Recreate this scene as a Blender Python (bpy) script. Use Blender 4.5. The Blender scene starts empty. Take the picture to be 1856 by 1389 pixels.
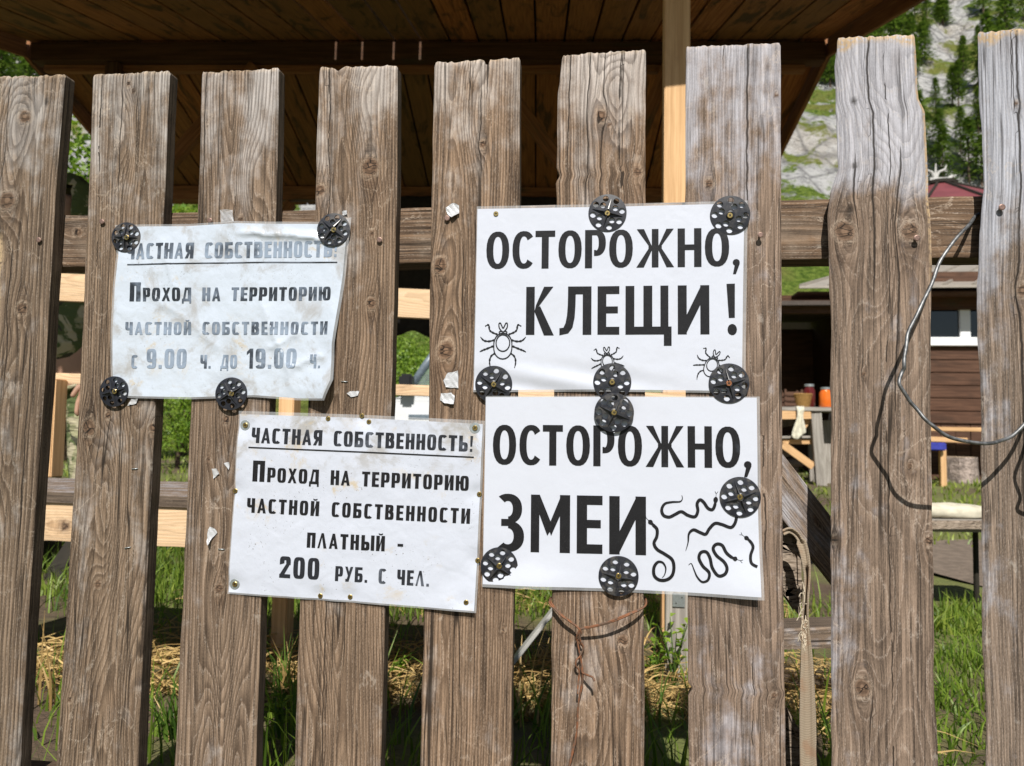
import bpy, bmesh, math, random
import numpy as np
from mathutils import Vector, Matrix
from mathutils.geometry import tessellate_polygon, delaunay_2d_cdt
R = math.radians
scn = bpy.context.scene
col = scn.collection

# ------------------------------------------------------------------ camera
CAM = Vector((0, 0, 0.62)); FPX = 1395.0; FY = 0.87      # fence front plane is y = FY, ground z = 0
YAW, PITCH, ROLL = R(6.523), R(3.53), R(0.944)
fwd = Vector((-math.sin(YAW)*math.cos(PITCH), math.cos(YAW)*math.cos(PITCH), math.sin(PITCH)))
rt0 = Vector((math.cos(YAW), math.sin(YAW), 0)); up0 = rt0.cross(fwd)
cR, sR = math.cos(ROLL), math.sin(ROLL)
rt = cR*rt0 + sR*up0; up = -sR*rt0 + cR*up0
cd = bpy.data.cameras.new('camera'); cam = bpy.data.objects.new('camera', cd); col.objects.link(cam)
cam.matrix_basis = Matrix(((rt.x, up.x, -fwd.x, CAM.x), (rt.y, up.y, -fwd.y, CAM.y), (rt.z, up.z, -fwd.z, CAM.z), (0, 0, 0, 1)))
cd.sensor_width = 36; cd.sensor_fit = 'HORIZONTAL'; cd.lens = FPX/1856*36
cd.clip_start = 0.02; cd.clip_end = 2000
cd.dof.use_dof = True; cd.dof.focus_distance = 0.875; cd.dof.aperture_fstop = 11
scn.camera = cam
# ------------------------------------------------------------------ light
SUN_E, SUN_A = R(47), R(5)
w = bpy.data.worlds.new("World"); scn.world = w; w.use_nodes = True
nt = w.node_tree
sky = nt.nodes.new('ShaderNodeTexSky'); sky.sky_type = 'NISHITA'; sky.sun_disc = False
sky.sun_elevation = SUN_E; sky.sun_rotation = math.pi - SUN_A; sky.air_density = 1.0; sky.dust_density = 0.6
bg = nt.nodes['Background']; bg.inputs['Strength'].default_value = 0.05
nt.links.new(sky.outputs[0], bg.inputs['Color'])
sd = bpy.data.lights.new('sun', 'SUN'); sd.energy = 5.0; sd.angle = R(0.5); sd.color = (1, 0.955, 0.88)
so = bpy.data.objects.new('sun', sd); col.objects.link(so)
tv = Vector((-math.sin(SUN_A)*math.cos(SUN_E), math.cos(SUN_A)*math.cos(SUN_E), -math.sin(SUN_E)))
so.rotation_euler = tv.to_track_quat('-Z', 'Y').to_euler(); so.location = (1, -3, 6)
scn.view_settings.view_transform = 'Standard'; scn.view_settings.look = 'None'
scn.view_settings.exposure = 0.30; scn.view_settings.gamma = 1
try:
    scn.cycles.use_denoising = True
    scn.cycles.max_bounces = 8; scn.cycles.transparent_max_bounces = 24
except Exception: pass

# ------------------------------------------------------------------ helpers
def U(px, py, Y):                                   # point of plane y = Y seen at a pixel of the photograph
    d = rt*((px-928)/FPX) - up*((py-694.5)/FPX) + fwd
    return CAM + d*(Y/d.y)
def F(px, py, off=0.0): return U(px, py, FY-off)
def tag(o, label=None, cat=None, group=None, kind=None):
    if label: o['label'] = label
    if cat: o['category'] = cat
    if group: o['group'] = group
    if kind: o['kind'] = kind
    return o
def link(o, parent=None):
    col.objects.link(o)
    if parent is not None:
        o.parent = parent; o.matrix_parent_inverse = parent.matrix_basis.inverted()
    return o
def empty(name, loc, label, cat, group=None):
    o = bpy.data.objects.new(name, None); o.location = loc
    o.matrix_basis = Matrix.Translation(Vector(loc)); o.empty_display_size = 0.05
    col.objects.link(o); return tag(o, label, cat, group)
class MB:
    def __init__(s): s.v = []; s.f = []
    def add(s, vs, fs):
        b = len(s.v); s.v += [tuple(p) for p in vs]; s.f += [tuple(i+b for i in f) for f in fs]; return s
    def box(s, c, sx, sy, sz, M=None):
        c = Vector(c); vs = []
        for k in range(8):
            p = Vector(((k & 1)-.5, ((k >> 1) & 1)-.5, ((k >> 2) & 1)-.5)); p = Vector((p.x*sx, p.y*sy, p.z*sz))
            vs.append(c + (M @ p if M else p))
        return s.add(vs, [(0, 2, 3, 1), (4, 5, 7, 6), (0, 1, 5, 4), (2, 6, 7, 3), (0, 4, 6, 2), (1, 3, 7, 5)])
    def beam(s, p0, p1, wd, ht, upv=(0, 0, 1)):
        p0 = Vector(p0); p1 = Vector(p1); x = (p1-p0); L = x.length; x.normalize()
        u = Vector(upv); y = u.cross(x)
        if y.length < 1e-4: y = Vector((0, 1, 0)).cross(x)
        y.normalize(); z = x.cross(y)
        M = Matrix((x, y, z)).transposed()
        return s.box((p0+p1)/2, L, wd, ht, M)
    def tube(s, pts, r, n=8, cap=True):
        pts = [Vector(p) for p in pts]; m = len(pts); rs = r if hasattr(r, '__len__') else [r]*m
        prev = None; vs = []
        for i, p in enumerate(pts):
            t = (pts[min(i+1, m-1)]-pts[max(i-1, 0)]).normalized()
            if prev is None:
                a = t.orthogonal().normalized()
            else:
                a = prev - t*prev.dot(t); a = a.normalized() if a.length > 1e-6 else t.orthogonal().normalized()
            prev = a; b = t.cross(a)
            for k in range(n):
                g = 2*math.pi*k/n; vs.append(p + a*(math.cos(g)*rs[i]) + b*(math.sin(g)*rs[i]))
        fs = [(i*n+k, i*n+(k+1) % n, (i+1)*n+(k+1) % n, (i+1)*n+k) for i in range(m-1) for k in range(n)]
        if cap: fs += [tuple(range(n-1, -1, -1)), tuple((m-1)*n+k for k in range(n))]
        return s.add(vs, fs)
    def lathe(s, prof, c=(0, 0, 0), n=20, M=None):          # prof: (radius, height) rows, axis local z
        c = Vector(c); vs = []
        for r, h in prof:
            for k in range(n):
                g = 2*math.pi*k/n; p = Vector((r*math.cos(g), r*math.sin(g), h)); vs.append(c + (M @ p if M else p))
        m = len(prof)
        fs = [(i*n+k, i*n+(k+1) % n, (i+1)*n+(k+1) % n, (i+1)*n+k) for i in range(m-1) for k in range(n)]
        fs += [tuple(range(n-1, -1, -1)), tuple((m-1)*n+k for k in range(n))]
        return s.add(vs, fs)
    def prism(s, loops, f0, f1, cdt=False):                            # 2-D loops (outer, holes...) lifted to bottom f0(x,y) and top f1(x,y)
        flat = [p for L in loops for p in L]; n = len(flat)
        if cdt:
            es = []; b = 0
            for L in loops: es += [(b+i, b+(i+1) % len(L)) for i in range(len(L))]; b += len(L)
            sc_ = 1000.0; vv, _, ff, ov, _, _ = delaunay_2d_cdt([Vector((p[0]*sc_, p[1]*sc_)) for p in flat], es, [], 1, 1e-6)
            cen = [(sum(p[0] for p in L)/len(L), sum(p[1] for p in L)/len(L), math.dist(L[0], (sum(p[0] for p in L)/len(L), sum(p[1] for p in L)/len(L)))) for L in loops[1:]]
            tri = []
            for f in ff:
                t = [ov[i][0] for i in f]; c = (sum(flat[i][0] for i in t)/3, sum(flat[i][1] for i in t)/3)
                if not any(math.dist(c, q[:2]) < q[2]*.985 for q in cen): tri.append(t)
        else: tri = tessellate_polygon([[Vector((p[0], p[1], 0)) for p in L] for L in loops])
        vs = [f0(*p) for p in flat]+[f1(*p) for p in flat]
        fs = []
        for t in tri:
            a, b, c = [flat[i] for i in t]
            ccw = (b[0]-a[0])*(c[1]-a[1])-(b[1]-a[1])*(c[0]-a[0]) > 0
            t = t if ccw else (t[0], t[2], t[1])
            fs.append(tuple(i+n for i in t)); fs.append((t[0], t[2], t[1]))
        b = 0
        for L in loops:
            k = len(L)
            for i in range(k):
                j = (i+1) % k; fs.append((b+i, b+j, b+j+n, b+i+n))
            b += k
        return s.add(vs, fs)
    def build(s, name, mat, parent=None, smooth=False, bevel=0, fix=True, attrs=None, basis=None):
        me = bpy.data.meshes.new(name)
        if basis is not None:
            inv = basis.inverted(); me.from_pydata([tuple(inv @ Vector(p)) for p in s.v], [], s.f)
        else: me.from_pydata(s.v, [], s.f)
        for m in (mat if isinstance(mat, (list, tuple)) else [mat]): me.materials.append(m)
        if attrs:
            for k, (ty, arr) in attrs.items():
                a = me.attributes.new(k, ty, 'POINT')
                a.data.foreach_set('vector' if ty == 'FLOAT_VECTOR' else 'value', np.asarray(arr, dtype=np.float32).ravel())
        if fix or bevel:
            bm = bmesh.new(); bm.from_mesh(me)
            if bevel:
                bmesh.ops.bevel(bm, geom=bm.edges[:], offset=bevel, segments=2, affect='EDGES', clamp_overlap=True)
            bmesh.ops.recalc_face_normals(bm, faces=bm.faces[:]); bm.to_mesh(me); bm.free()
        if smooth: me.polygons.foreach_set('use_smooth', [True]*len(me.polygons))
        me.update()
        o = bpy.data.objects.new(name, me)
        if basis is not None: o.matrix_basis = basis
        return link(o, parent)
def beam_obj(name, p0, p1, wd, ht, mat, parent=None, bevel=0.003, upv=(0, 0, 1)):
    p0 = Vector(p0); p1 = Vector(p1); x = (p1-p0).normalized(); y = Vector(upv).cross(x)
    if y.length < 1e-4: y = Vector((0, 1, 0)).cross(x)
    y.normalize(); z = x.cross(y); M = Matrix((x, y, z)).transposed().to_4x4(); M.translation = (p0+p1)/2
    return MB().beam(p0, p1, wd, ht, upv).build(name, mat, parent, bevel=bevel, basis=M)
def hsh(i, j, seed):
    n = np.sin(i*127.1+j*311.7+seed*74.7)*43758.5453
    return n-np.floor(n)
def vn(x, y, seed=0):
    x = np.asarray(x, float); y = np.asarray(y, float)
    i = np.floor(x); j = np.floor(y); a = x-i; b = y-j; a = a*a*(3-2*a); b = b*b*(3-2*b)
    return ((hsh(i, j, seed)*(1-a)+hsh(i+1, j, seed)*a)*(1-b)+(hsh(i, j+1, seed)*(1-a)+hsh(i+1, j+1, seed)*a)*b)*2-1
def fbm(x, y, seed=0, o=4):
    r = 0; g = .5; s = 1
    for k in range(o): r = r+g*vn(np.asarray(x)*s, np.asarray(y)*s, seed+k*13); g *= .5; s *= 2.03
    return r
# ------------------------------------------------------------------ materials
class NT:
    def __init__(s, name):
        s.m = bpy.data.materials.new(name); s.m.use_nodes = True; s.t = s.m.node_tree
        s.b = s.t.nodes['Principled BSDF']; s.out = s.t.nodes['Material Output']
    def n(s, typ, ins={}, out=0, **props):
        nd = s.t.nodes.new('ShaderNode'+typ)
        for k, v in props.items(): setattr(nd, k, v)
        for k, v in ins.items(): s.set(nd.inputs[k], v)
        return nd.outputs[out]
    def set(s, sock, v):
        if isinstance(v, bpy.types.NodeSocket): s.t.links.new(v, sock)
        else:
            if isinstance(v, (tuple, list)) and len(v) == 3 and sock.type == 'RGBA': v = (*v, 1)
            sock.default_value = v
    def P(s, **k):
        for a, v in k.items(): s.set(s.b.inputs[a.replace('_', ' ')], v)
    def math(s, op, a, b=0.0, c=0.0, clamp=False): return s.n('Math', {0: a, 1: b, 2: c}, operation=op, use_clamp=clamp)
    def mix(s, f, a, b, bt='MIX'):
        nd = s.t.nodes.new('ShaderNodeMix'); nd.data_type = 'RGBA'; nd.blend_type = bt
        s.set(nd.inputs[0], f); s.set(nd.inputs[6], a); s.set(nd.inputs[7], b); return nd.outputs[2]
    def ramp(s, f, lo, hi): return s.n('MapRange', {0: f, 1: lo, 2: hi, 3: 0.0, 4: 1.0}, clamp=True, interpolation_type='SMOOTHSTEP')
    def vmul(s, v, k): return s.n('VectorMath', {0: v, 1: k}, operation='MULTIPLY')
    def noise(s, v, sc=1.0, det=3.0, ro=.55, dist=0.0): return s.n('TexNoise', {'Vector': v, 'Scale': sc, 'Detail': det, 'Roughness': ro, 'Distortion': dist})
    def obj(s): return s.n('TexCoord', out=3)
    def geo(s): return s.n('NewGeometry', out=0)
    def attr(s, nm, o=2): return s.n('Attribute', out=o, attribute_name=nm)
    def bump(s, h, st=.5, d=.001):
        o = s.n('Bump', {'Strength': st, 'Distance': d, 'Height': h}); s.t.links.new(o, s.b.inputs['Normal']); return o
def simple(name, c, rough=.6, metal=0.0, spec=.4, var=.25, scale=30, bump=0, bd=.002, c2=None):
    M = NT(name); v = M.obj(); f = M.noise(v, scale, 4)
    c2 = c2 or tuple(x*(1-var) for x in c)
    M.P(Base_Color=M.mix(M.ramp(f, .35, .65), c2, c), Roughness=rough, Metallic=metal)
    M.b.inputs['Specular IOR Level'].default_value = spec
    if bump: M.bump(M.noise(v, scale*3, 4), bump, bd)
    return M.m
def wood_mat(name, dark, light, silver, freshc, ringdark=.55, crack=1.0, contrast=1.0, scuff=1.0):
    M = NT(name)
    fib = M.attr('fib', 1); ring = M.attr('ring'); kn = M.attr('kn'); kr = M.attr('kr'); wea = M.attr('wea'); fresh = M.attr('fresh'); side = M.attr('side')
    fine = M.noise(M.vmul(fib, (620, 13, 1)), 1, 5, .75); spk = M.noise(M.vmul(fib, (1300, 420, 1)), 1, 3, .7)
    mid = M.noise(M.vmul(fib, (260, 5, 1)), 1, 3, .6)
    big = M.noise(M.vmul(fib, (22, 6, 1)), 1, 4, .6)
    blot = M.noise(M.vmul(fib, (45, 38, 1)), 1, 5, .62)
    ph = M.math('FRACT', M.math('ADD', ring, M.math('MULTIPLY', mid, .5)))
    late = M.math('MULTIPLY', M.ramp(ph, .35, .88), M.math('SUBTRACT', 1.0, M.ramp(ph, .93, 1.0)))
    rim = M.math('MULTIPLY', M.ramp(ph, .0, .05), M.math('SUBTRACT', 1.0, M.ramp(ph, .05, .22)))
    f1 = M.math('ADD', M.math('MULTIPLY', fine, .50), M.math('MULTIPLY_ADD', mid, .30, M.math('MULTIPLY', spk, .20)))
    f1 = M.ramp(f1, .5-.14/contrast, .5+.15/contrast)
    base = M.mix(f1, dark, light)
    wv = M.ramp(M.math('ADD', wea, M.math('MULTIPLY', M.math('SUBTRACT', M.math('ADD', big, M.math('MULTIPLY', blot, .6)), .8), 2.0)), .25, .95)
    sv = M.mix(f1, tuple(x*.42 for x in silver), silver)
    base = M.mix(wv, base, sv)
    base = M.mix(M.math('MULTIPLY', M.math('MULTIPLY', late, M.ramp(fine, .25, .6)), ringdark), base, M.mix(1.0, base, (.30, .27, .25), 'MULTIPLY'))
    base = M.mix(M.math('MULTIPLY', M.math('MULTIPLY', rim, M.ramp(spk, .42, .62)), .42), base, (.46, .41, .36))
    sc = M.math('MULTIPLY', M.ramp(M.noise(M.vmul(fib, (60, 34, 1)), 1, 6, .72), .60, .70), .34*scuff)
    base = M.mix(sc, base, (.50, .46, .41))
    st = M.math('MULTIPLY', M.ramp(big, .56, .72), .42)
    base = M.mix(st, base, M.mix(1.0, base, (.48, .40, .34), 'MULTIPLY'))
    kc = M.mix(M.math('MULTIPLY_ADD', M.ramp(M.math('SINE', kr), -.5, .9), .5, M.math('MULTIPLY', spk, .5)), (.060, .037, .024), (.25, .165, .11))
    vk = M.n('TexVoronoi', {'Vector': M.vmul(fib, (150, 150, 1)), 'Scale': 1.0}, feature='DISTANCE_TO_EDGE'); kc = M.mix(M.math('SUBTRACT', 1.0, M.ramp(vk, .01, .07)), kc, (.012, .009, .007))
    kh = M.attr('kh'); base = M.mix(M.math('MULTIPLY', kh, M.math('MULTIPLY', M.ramp(blot, .35, .62), .6)), base, M.mix(1.0, base, (.40, .32, .26), 'MULTIPLY'))
    base = M.mix(kn, base, kc)
    krim = M.attr('krim'); base = M.mix(M.math('MULTIPLY', M.math('MULTIPLY', krim, M.ramp(spk, .35, .6)), .55), base, (.44, .36, .28))
    cn = M.noise(M.vmul(fib, (42, .85, 1)), 1, 2, .5)
    cr = M.math('SUBTRACT', 1.0, M.ramp(M.math('ABSOLUTE', M.math('SUBTRACT', cn, .5)), .002, .011))
    cr = M.math('MULTIPLY', cr, M.ramp(M.noise(M.vmul(fib, (16, 2.2, 1)), 1, 2), .52, .6))
    cn2 = M.noise(M.vmul(fib, (105, 2.4, 1)), 1, 2, .5); cr2 = M.math('SUBTRACT', 1.0, M.ramp(M.math('ABSOLUTE', M.math('SUBTRACT', cn2, .5)), .004, .022))
    cr2 = M.math('MULTIPLY', cr2, M.math('MULTIPLY', M.ramp(M.noise(M.vmul(fib, (22, 5, 1)), 1, 2), .50, .62), .75)); cr = M.math('MAXIMUM', cr, cr2)
    cdj = M.math('ADD', M.attr('cd'), M.math('MULTIPLY', M.math('SUBTRACT', M.noise(M.vmul(fib, (1, 55, 1)), 1, 3), .5), .003)); cw_ = M.attr('cw')
    lc = M.math('SUBTRACT', 1.0, M.ramp(M.math('DIVIDE', M.math('ABSOLUTE', cdj), cw_), .45, 1.0))
    ck = M.math('MAXIMUM', M.attr('ck'), lc); cr = M.math('MAXIMUM', M.math('MULTIPLY', cr, crack), ck, clamp=True)
    an = M.noise(M.vmul(fib, (26, 17, 1)), 1, 3, .5, .6); al = M.math('SUBTRACT', 1.0, M.ramp(M.math('ABSOLUTE', M.math('SUBTRACT', an, .5)), .004, .02))
    al = M.math('MULTIPLY', M.math('MULTIPLY', al, M.ramp(M.noise(M.vmul(fib, (9, 7, 1)), 1, 2), .54, .64)), M.math('MULTIPLY', M.ramp(spk, .4, .6), .42*scuff)); base = M.mix(al, base, (.55, .47, .39))
    base = M.mix(M.math('MULTIPLY', cr, .88), base, (.016, .012, .009))
    bt = M.n('TexWhiteNoise', {'W': M.n('SeparateXYZ', {0: fib}, out=2)}, noise_dimensions='1D', out=0); base = M.mix(1.0, base, M.attr('tint', 1), 'MULTIPLY')
    fz = M.math('MULTIPLY', fresh, M.ramp(M.noise(M.vmul(fib, (300, 260, 1)), 1, 3), .32, .55))
    base = M.mix(fz, base, M.mix(f1, tuple(x*.6 for x in freshc), freshc))
    base = M.mix(M.math('MULTIPLY', side, .8), base, M.mix(f1, tuple(x*.35 for x in dark), tuple(x*.45 for x in light)))  # side faces mixed darker: dirty sawn wood plus shade put into the colour
    M.P(Base_Color=base, Roughness=.82); M.b.inputs['Specular IOR Level'].default_value = .25
    h = M.math('ADD', M.math('MULTIPLY', fine, .5), M.math('MULTIPLY', late, .30))
    h = M.math('SUBTRACT', M.math('ADD', h, M.math('MULTIPLY', mid, .2)), M.math('MULTIPLY', cr, 1.2))
    h = M.math('ADD', h, M.math('MULTIPLY', M.math('SINE', kr), M.math('MULTIPLY', kn, .25)))
    M.bump(h, .6, .0010)
    return M.m
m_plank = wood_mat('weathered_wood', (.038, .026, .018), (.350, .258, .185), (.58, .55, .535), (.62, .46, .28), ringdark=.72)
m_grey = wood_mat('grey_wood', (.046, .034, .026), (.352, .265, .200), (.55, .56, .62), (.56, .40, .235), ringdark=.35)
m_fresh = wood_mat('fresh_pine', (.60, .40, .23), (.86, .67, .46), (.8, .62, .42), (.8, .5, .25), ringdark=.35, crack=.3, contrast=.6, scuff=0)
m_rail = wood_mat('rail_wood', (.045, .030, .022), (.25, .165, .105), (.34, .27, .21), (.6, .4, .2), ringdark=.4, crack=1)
def timber(name, a, b, stain=(.05, .05, .035), rough=.8, sa=.6):
    M = NT(name); v = M.obj(); oi = M.n('ObjectInfo', out=5)
    vv = M.n('VectorMath', {0: v, 1: M.n('CombineXYZ', {0: M.math('MULTIPLY', oi, 7), 1: M.math('MULTIPLY', oi, 13), 2: 0.0})}, operation='ADD')
    g = M.noise(M.vmul(vv, (3, 90, 90)), 1, 4, .65); bl = M.noise(M.vmul(vv, (2.2, 9, 9)), 1, 4, .65, .6)
    c = M.mix(M.ramp(g, .3, .7), a, b); c = M.mix(M.math('MULTIPLY', M.ramp(bl, .5, .72), sa), c, stain)
    M.P(Base_Color=c, Roughness=rough); M.b.inputs['Specular IOR Level'].default_value = .25
    M.bump(g, .4, .002); return M.m
m_roofwood = timber('roof_timber', (.17, .07, .03), (.34, .16, .07), (.05, .055, .035), sa=.8)
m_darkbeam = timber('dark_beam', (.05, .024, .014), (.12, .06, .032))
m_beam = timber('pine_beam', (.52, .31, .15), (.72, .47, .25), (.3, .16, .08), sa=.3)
m_house = timber('house_siding', (.055, .028, .018), (.13, .07, .045), (.03, .02, .015))
m_graytimber = timber('grey_timber', (.20, .18, .16), (.42, .39, .35), (.12, .10, .08))
m_black = simple('black_plastic', (.018, .018, .021), .38, var=.3, scale=90, spec=.5)
def dusty():
    M = NT('dusty_black_plastic'); v = M.obj(); oi = M.n('ObjectInfo', out=5); f = M.noise(v, 160, 5, .65); g = M.noise(v, 40, 3)
    M.P(Base_Color=M.mix(M.math('MULTIPLY', M.math('MULTIPLY', M.ramp(f, .42, .66), M.ramp(g, .3, .65)), M.math('MULTIPLY_ADD', oi, .7, .05)), (.012, .0135, .021), (.11, .10, .088)), Roughness=M.math('MULTIPLY_ADD', f, .35, .25))
    M.b.inputs['Specular IOR Level'].default_value = .55; M.bump(f, .06, .0004); return M.m
m_disc = dusty()
m_rib = simple('rib_plastic', (.045, .047, .055), .3, var=.3, scale=120, spec=.5)
m_brass = simple('brass_screw', (.62, .46, .18), .32, 1.0, scale=600, var=.35)
m_rust = simple('rusty_screw', (.40, .17, .08), .6, .6, scale=600, var=.4)
m_zinc = simple('zinc', (.55, .60, .62), .4, .8, scale=400, var=.2)
m_nail = simple('coppery_nail', (.26, .17, .14), .5, .5, scale=700, var=.35)
m_wire = simple('galvanised_wire', (.24, .245, .25), .5, .7, scale=160, var=.55)
m_rustwire = simple('rusty_wire', (.24, .10, .048), .75, .25, scale=160, var=.5, c2=(.13, .085, .06))
m_dark = simple('recess', (.02, .016, .01), .8)
# ------------------------------------------------------------------ wood planks
KSC = FY/FPX
def plank(name, G, back, sw0, t, seed, mat, parent=None, knots=(), pith=(.0, .03), wea=0.15, fresh=0.0, cracks=(), rings=300.0, edge=.0012, holes=(), eyes=(), tint=(1, .97, .94)):
    """G: (nv,nu,3) grid of the front face; back: vector to the rear face; sw0/t: across / along metres; knots (s,t,r)."""
    nv, nu = sw0.shape; s = sw0.copy(); rg = np.random.default_rng(seed)
    d = pith[1]+.022*fbm(t*2.3+3, t*0+seed, seed, 2)+.004*fbm(t*14, s*18, seed+5, 3)
    cx = pith[0]+.02*vn(t*1.6, t*0+.5, seed+3)
    ring = rings*np.sqrt((s-cx)**2+d**2)+1.2*fbm(s*25, t*5, seed+9, 3)
    kn = np.zeros_like(s); kr = np.zeros_like(s); krim = np.zeros_like(s); defl = np.zeros_like(s); ck = np.zeros_like(s); kh = np.zeros_like(s); cd = np.full_like(s, 1.0); cw = np.full_like(s, .0008)
    for (es, et, ex, ez, ea) in eyes: ring = ring+ea*np.exp(-((s-es)/ex)**2-((t-et)/ez)**2)*(1+.06*fbm(s*60, t*30, seed+6, 2))
    for (ks, kt, r) in knots:
        ds = s-ks; dt = t-kt; q = np.sqrt(ds**2+(dt*.9)**2)
        ring = ring+rings*r*.8*np.exp(-(ds/(1.7*r))**2-(dt/(3.8*r))**2)*(1 if ks > cx.mean() else -1)
        defl += np.sign(ds)*r*.9*np.exp(-(ds/(2.2*r))**2-(dt/(3.2*r))**2)*np.minimum(1, np.abs(ds)/(r*.6))
        an_ = np.arctan2(dt, ds); wob = q*(1+.06*np.sin(2*an_+ks*900)+.035*np.sin(5*an_+kt*77))
        kn = np.maximum(kn, np.clip((r*1.05-wob)/(r*.35), 0, 1)); kr = np.where(wob < r*1.3, wob/r*9, kr)
        kh = np.maximum(kh, np.exp(-(ds/(2.2*r))**2-((dt+1.5*r)/(4.5*r))**2))
        krim = np.maximum(krim, np.exp(-((wob-r*1.12)/(r*.16))**2))
    sw = s-defl
    for (s0, ta, tb, w0) in cracks:                     # long drying checks: along-grain line, from ta to tb
        q = sw-s0-.003*vn(t*6, t*0+s0*50, seed+2)-.001*vn(t*30, t*0+s0*90, seed+4); ww = np.maximum(w0*np.clip(np.minimum((t-ta)/.05, (tb-t)/.02), 0, 1), 1e-5)
        m_ = np.abs(q) < np.abs(cd); cd = np.where(m_, q, cd); cw = np.where(m_, ww, cw)
    for (hs, ht, a, b_) in holes: ck = np.maximum(ck, np.clip(1.6*np.exp(-((s-hs)/a)**2-((t-ht)/b_)**2), 0, 1))
    wv = wea(s, t) if callable(wea) else np.full_like(s, wea)
    fr = fresh(s, t) if callable(fresh) else np.full_like(s, fresh)
    B = np.array(back)
    Gf = G.copy(); 
    bnd = [(0, j) for j in range(nu)]+[(i, nu-1) for i in range(1, nv)]+[(nv-1, j) for j in range(nu-2, -1, -1)]+[(i, 0) for i in range(nv-2, 0, -1)]
    eb = B/np.linalg.norm(B)*edge
    Gf[0] += eb; Gf[-1] += eb; Gf[:, 0] += eb; Gf[:, -1] += eb
    mb = MB(); mb.v = [tuple(p) for p in Gf.reshape(-1, 3)]
    mb.f = [(i*nu+j, i*nu+j+1, (i+1)*nu+j+1, (i+1)*nu+j) for i in range(nv-1) for j in range(nu-1)]
    N0 = nv*nu; K = len(bnd)
    F0 = [Gf[b] for b in bnd]; F1 = [G[b]+B for b in bnd]
    mb.v += [tuple(p) for p in F0]+[tuple(p) for p in F1]+[tuple(p) for p in F1]
    for k in range(K):
        j = (k+1) % K; mb.f.append((N0+k, N0+K+k, N0+K+j, N0+j))
    mb.f.append(tuple(N0+2*K+k for k in range(K)))
    bi = np.array([b[0] for b in bnd]); bj = np.array([b[1] for b in bnd]); th = np.linalg.norm(B)
    def ext(a, za=None, zb=None): 
        e = a[bi, bj]; return np.concatenate([a.ravel(), e if za is None else np.full(K, za), e if zb is None else np.full(K, zb), e if zb is None else np.full(K, zb)])
    fib = np.stack([ext(sw), ext(t), np.full(N0+3*K, seed*3.7)], 1)
    fib[N0+K:N0+2*K, 0] += th; fib[N0+K:N0+2*K, 2] += .01
    at = {'tint': ('FLOAT_VECTOR', np.tile(np.array(tint, float), (N0+3*K, 1))), 'fib': ('FLOAT_VECTOR', fib), 'ring': ('FLOAT', ext(ring)), 'kn': ('FLOAT', ext(kn, 0, 0)), 'kr': ('FLOAT', ext(kr)), 'krim': ('FLOAT', ext(krim, 0, 0)),
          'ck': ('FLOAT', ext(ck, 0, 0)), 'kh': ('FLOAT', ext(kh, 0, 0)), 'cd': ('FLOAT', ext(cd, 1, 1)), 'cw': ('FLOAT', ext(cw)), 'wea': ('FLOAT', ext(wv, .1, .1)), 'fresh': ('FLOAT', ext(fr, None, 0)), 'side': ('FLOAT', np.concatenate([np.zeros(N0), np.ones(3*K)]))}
    o = mb.build(name, mat, parent, fix=False, attrs=at)
    sm = [True]*((nv-1)*(nu-1))+[False]*(K+1); o.data.polygons.foreach_set('use_smooth', sm)
    # outward normals: front must face against `back`
    if o.data.polygons[0].normal.dot(Vector(B)) > 0: o.data.flip_normals()
    return o
def quad_plank(name, A, Bp, C, D, back, seed, mat, parent=None, nu=None, nv=None, wob=.0008, **kw):
    """A,B: ends of one long edge, D,C: ends of the other (A-D across)."""
    A, Bp, C, D = [np.array(p) for p in (A, Bp, C, D)]; L = np.linalg.norm(Bp-A); W = np.linalg.norm(D-A)
    nv = nv or max(6, int(L/.006)); nu = nu or max(5, int(W/.004))
    u = np.linspace(0, 1, nu)[None, :, None]; v = np.linspace(0, 1, nv)[:, None, None]
    G = (A*(1-u)+D*u)*(1-v)+(Bp*(1-u)+C*u)*v
    acr = (D-A)/W; t = np.linspace(0, L, nv)[:, None]+np.zeros((1, nu)); s = np.linspace(-W/2, W/2, nu)[None, :]+np.zeros((nv, 1))
    ed = fbm(t*25, t*0, seed+77, 3)*wob; ww = np.abs(s)/(W/2)
    G = G+(ed*ww)[..., None]*acr
    return plank(name, G, back, s, t, seed, mat, parent, **kw)

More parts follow.
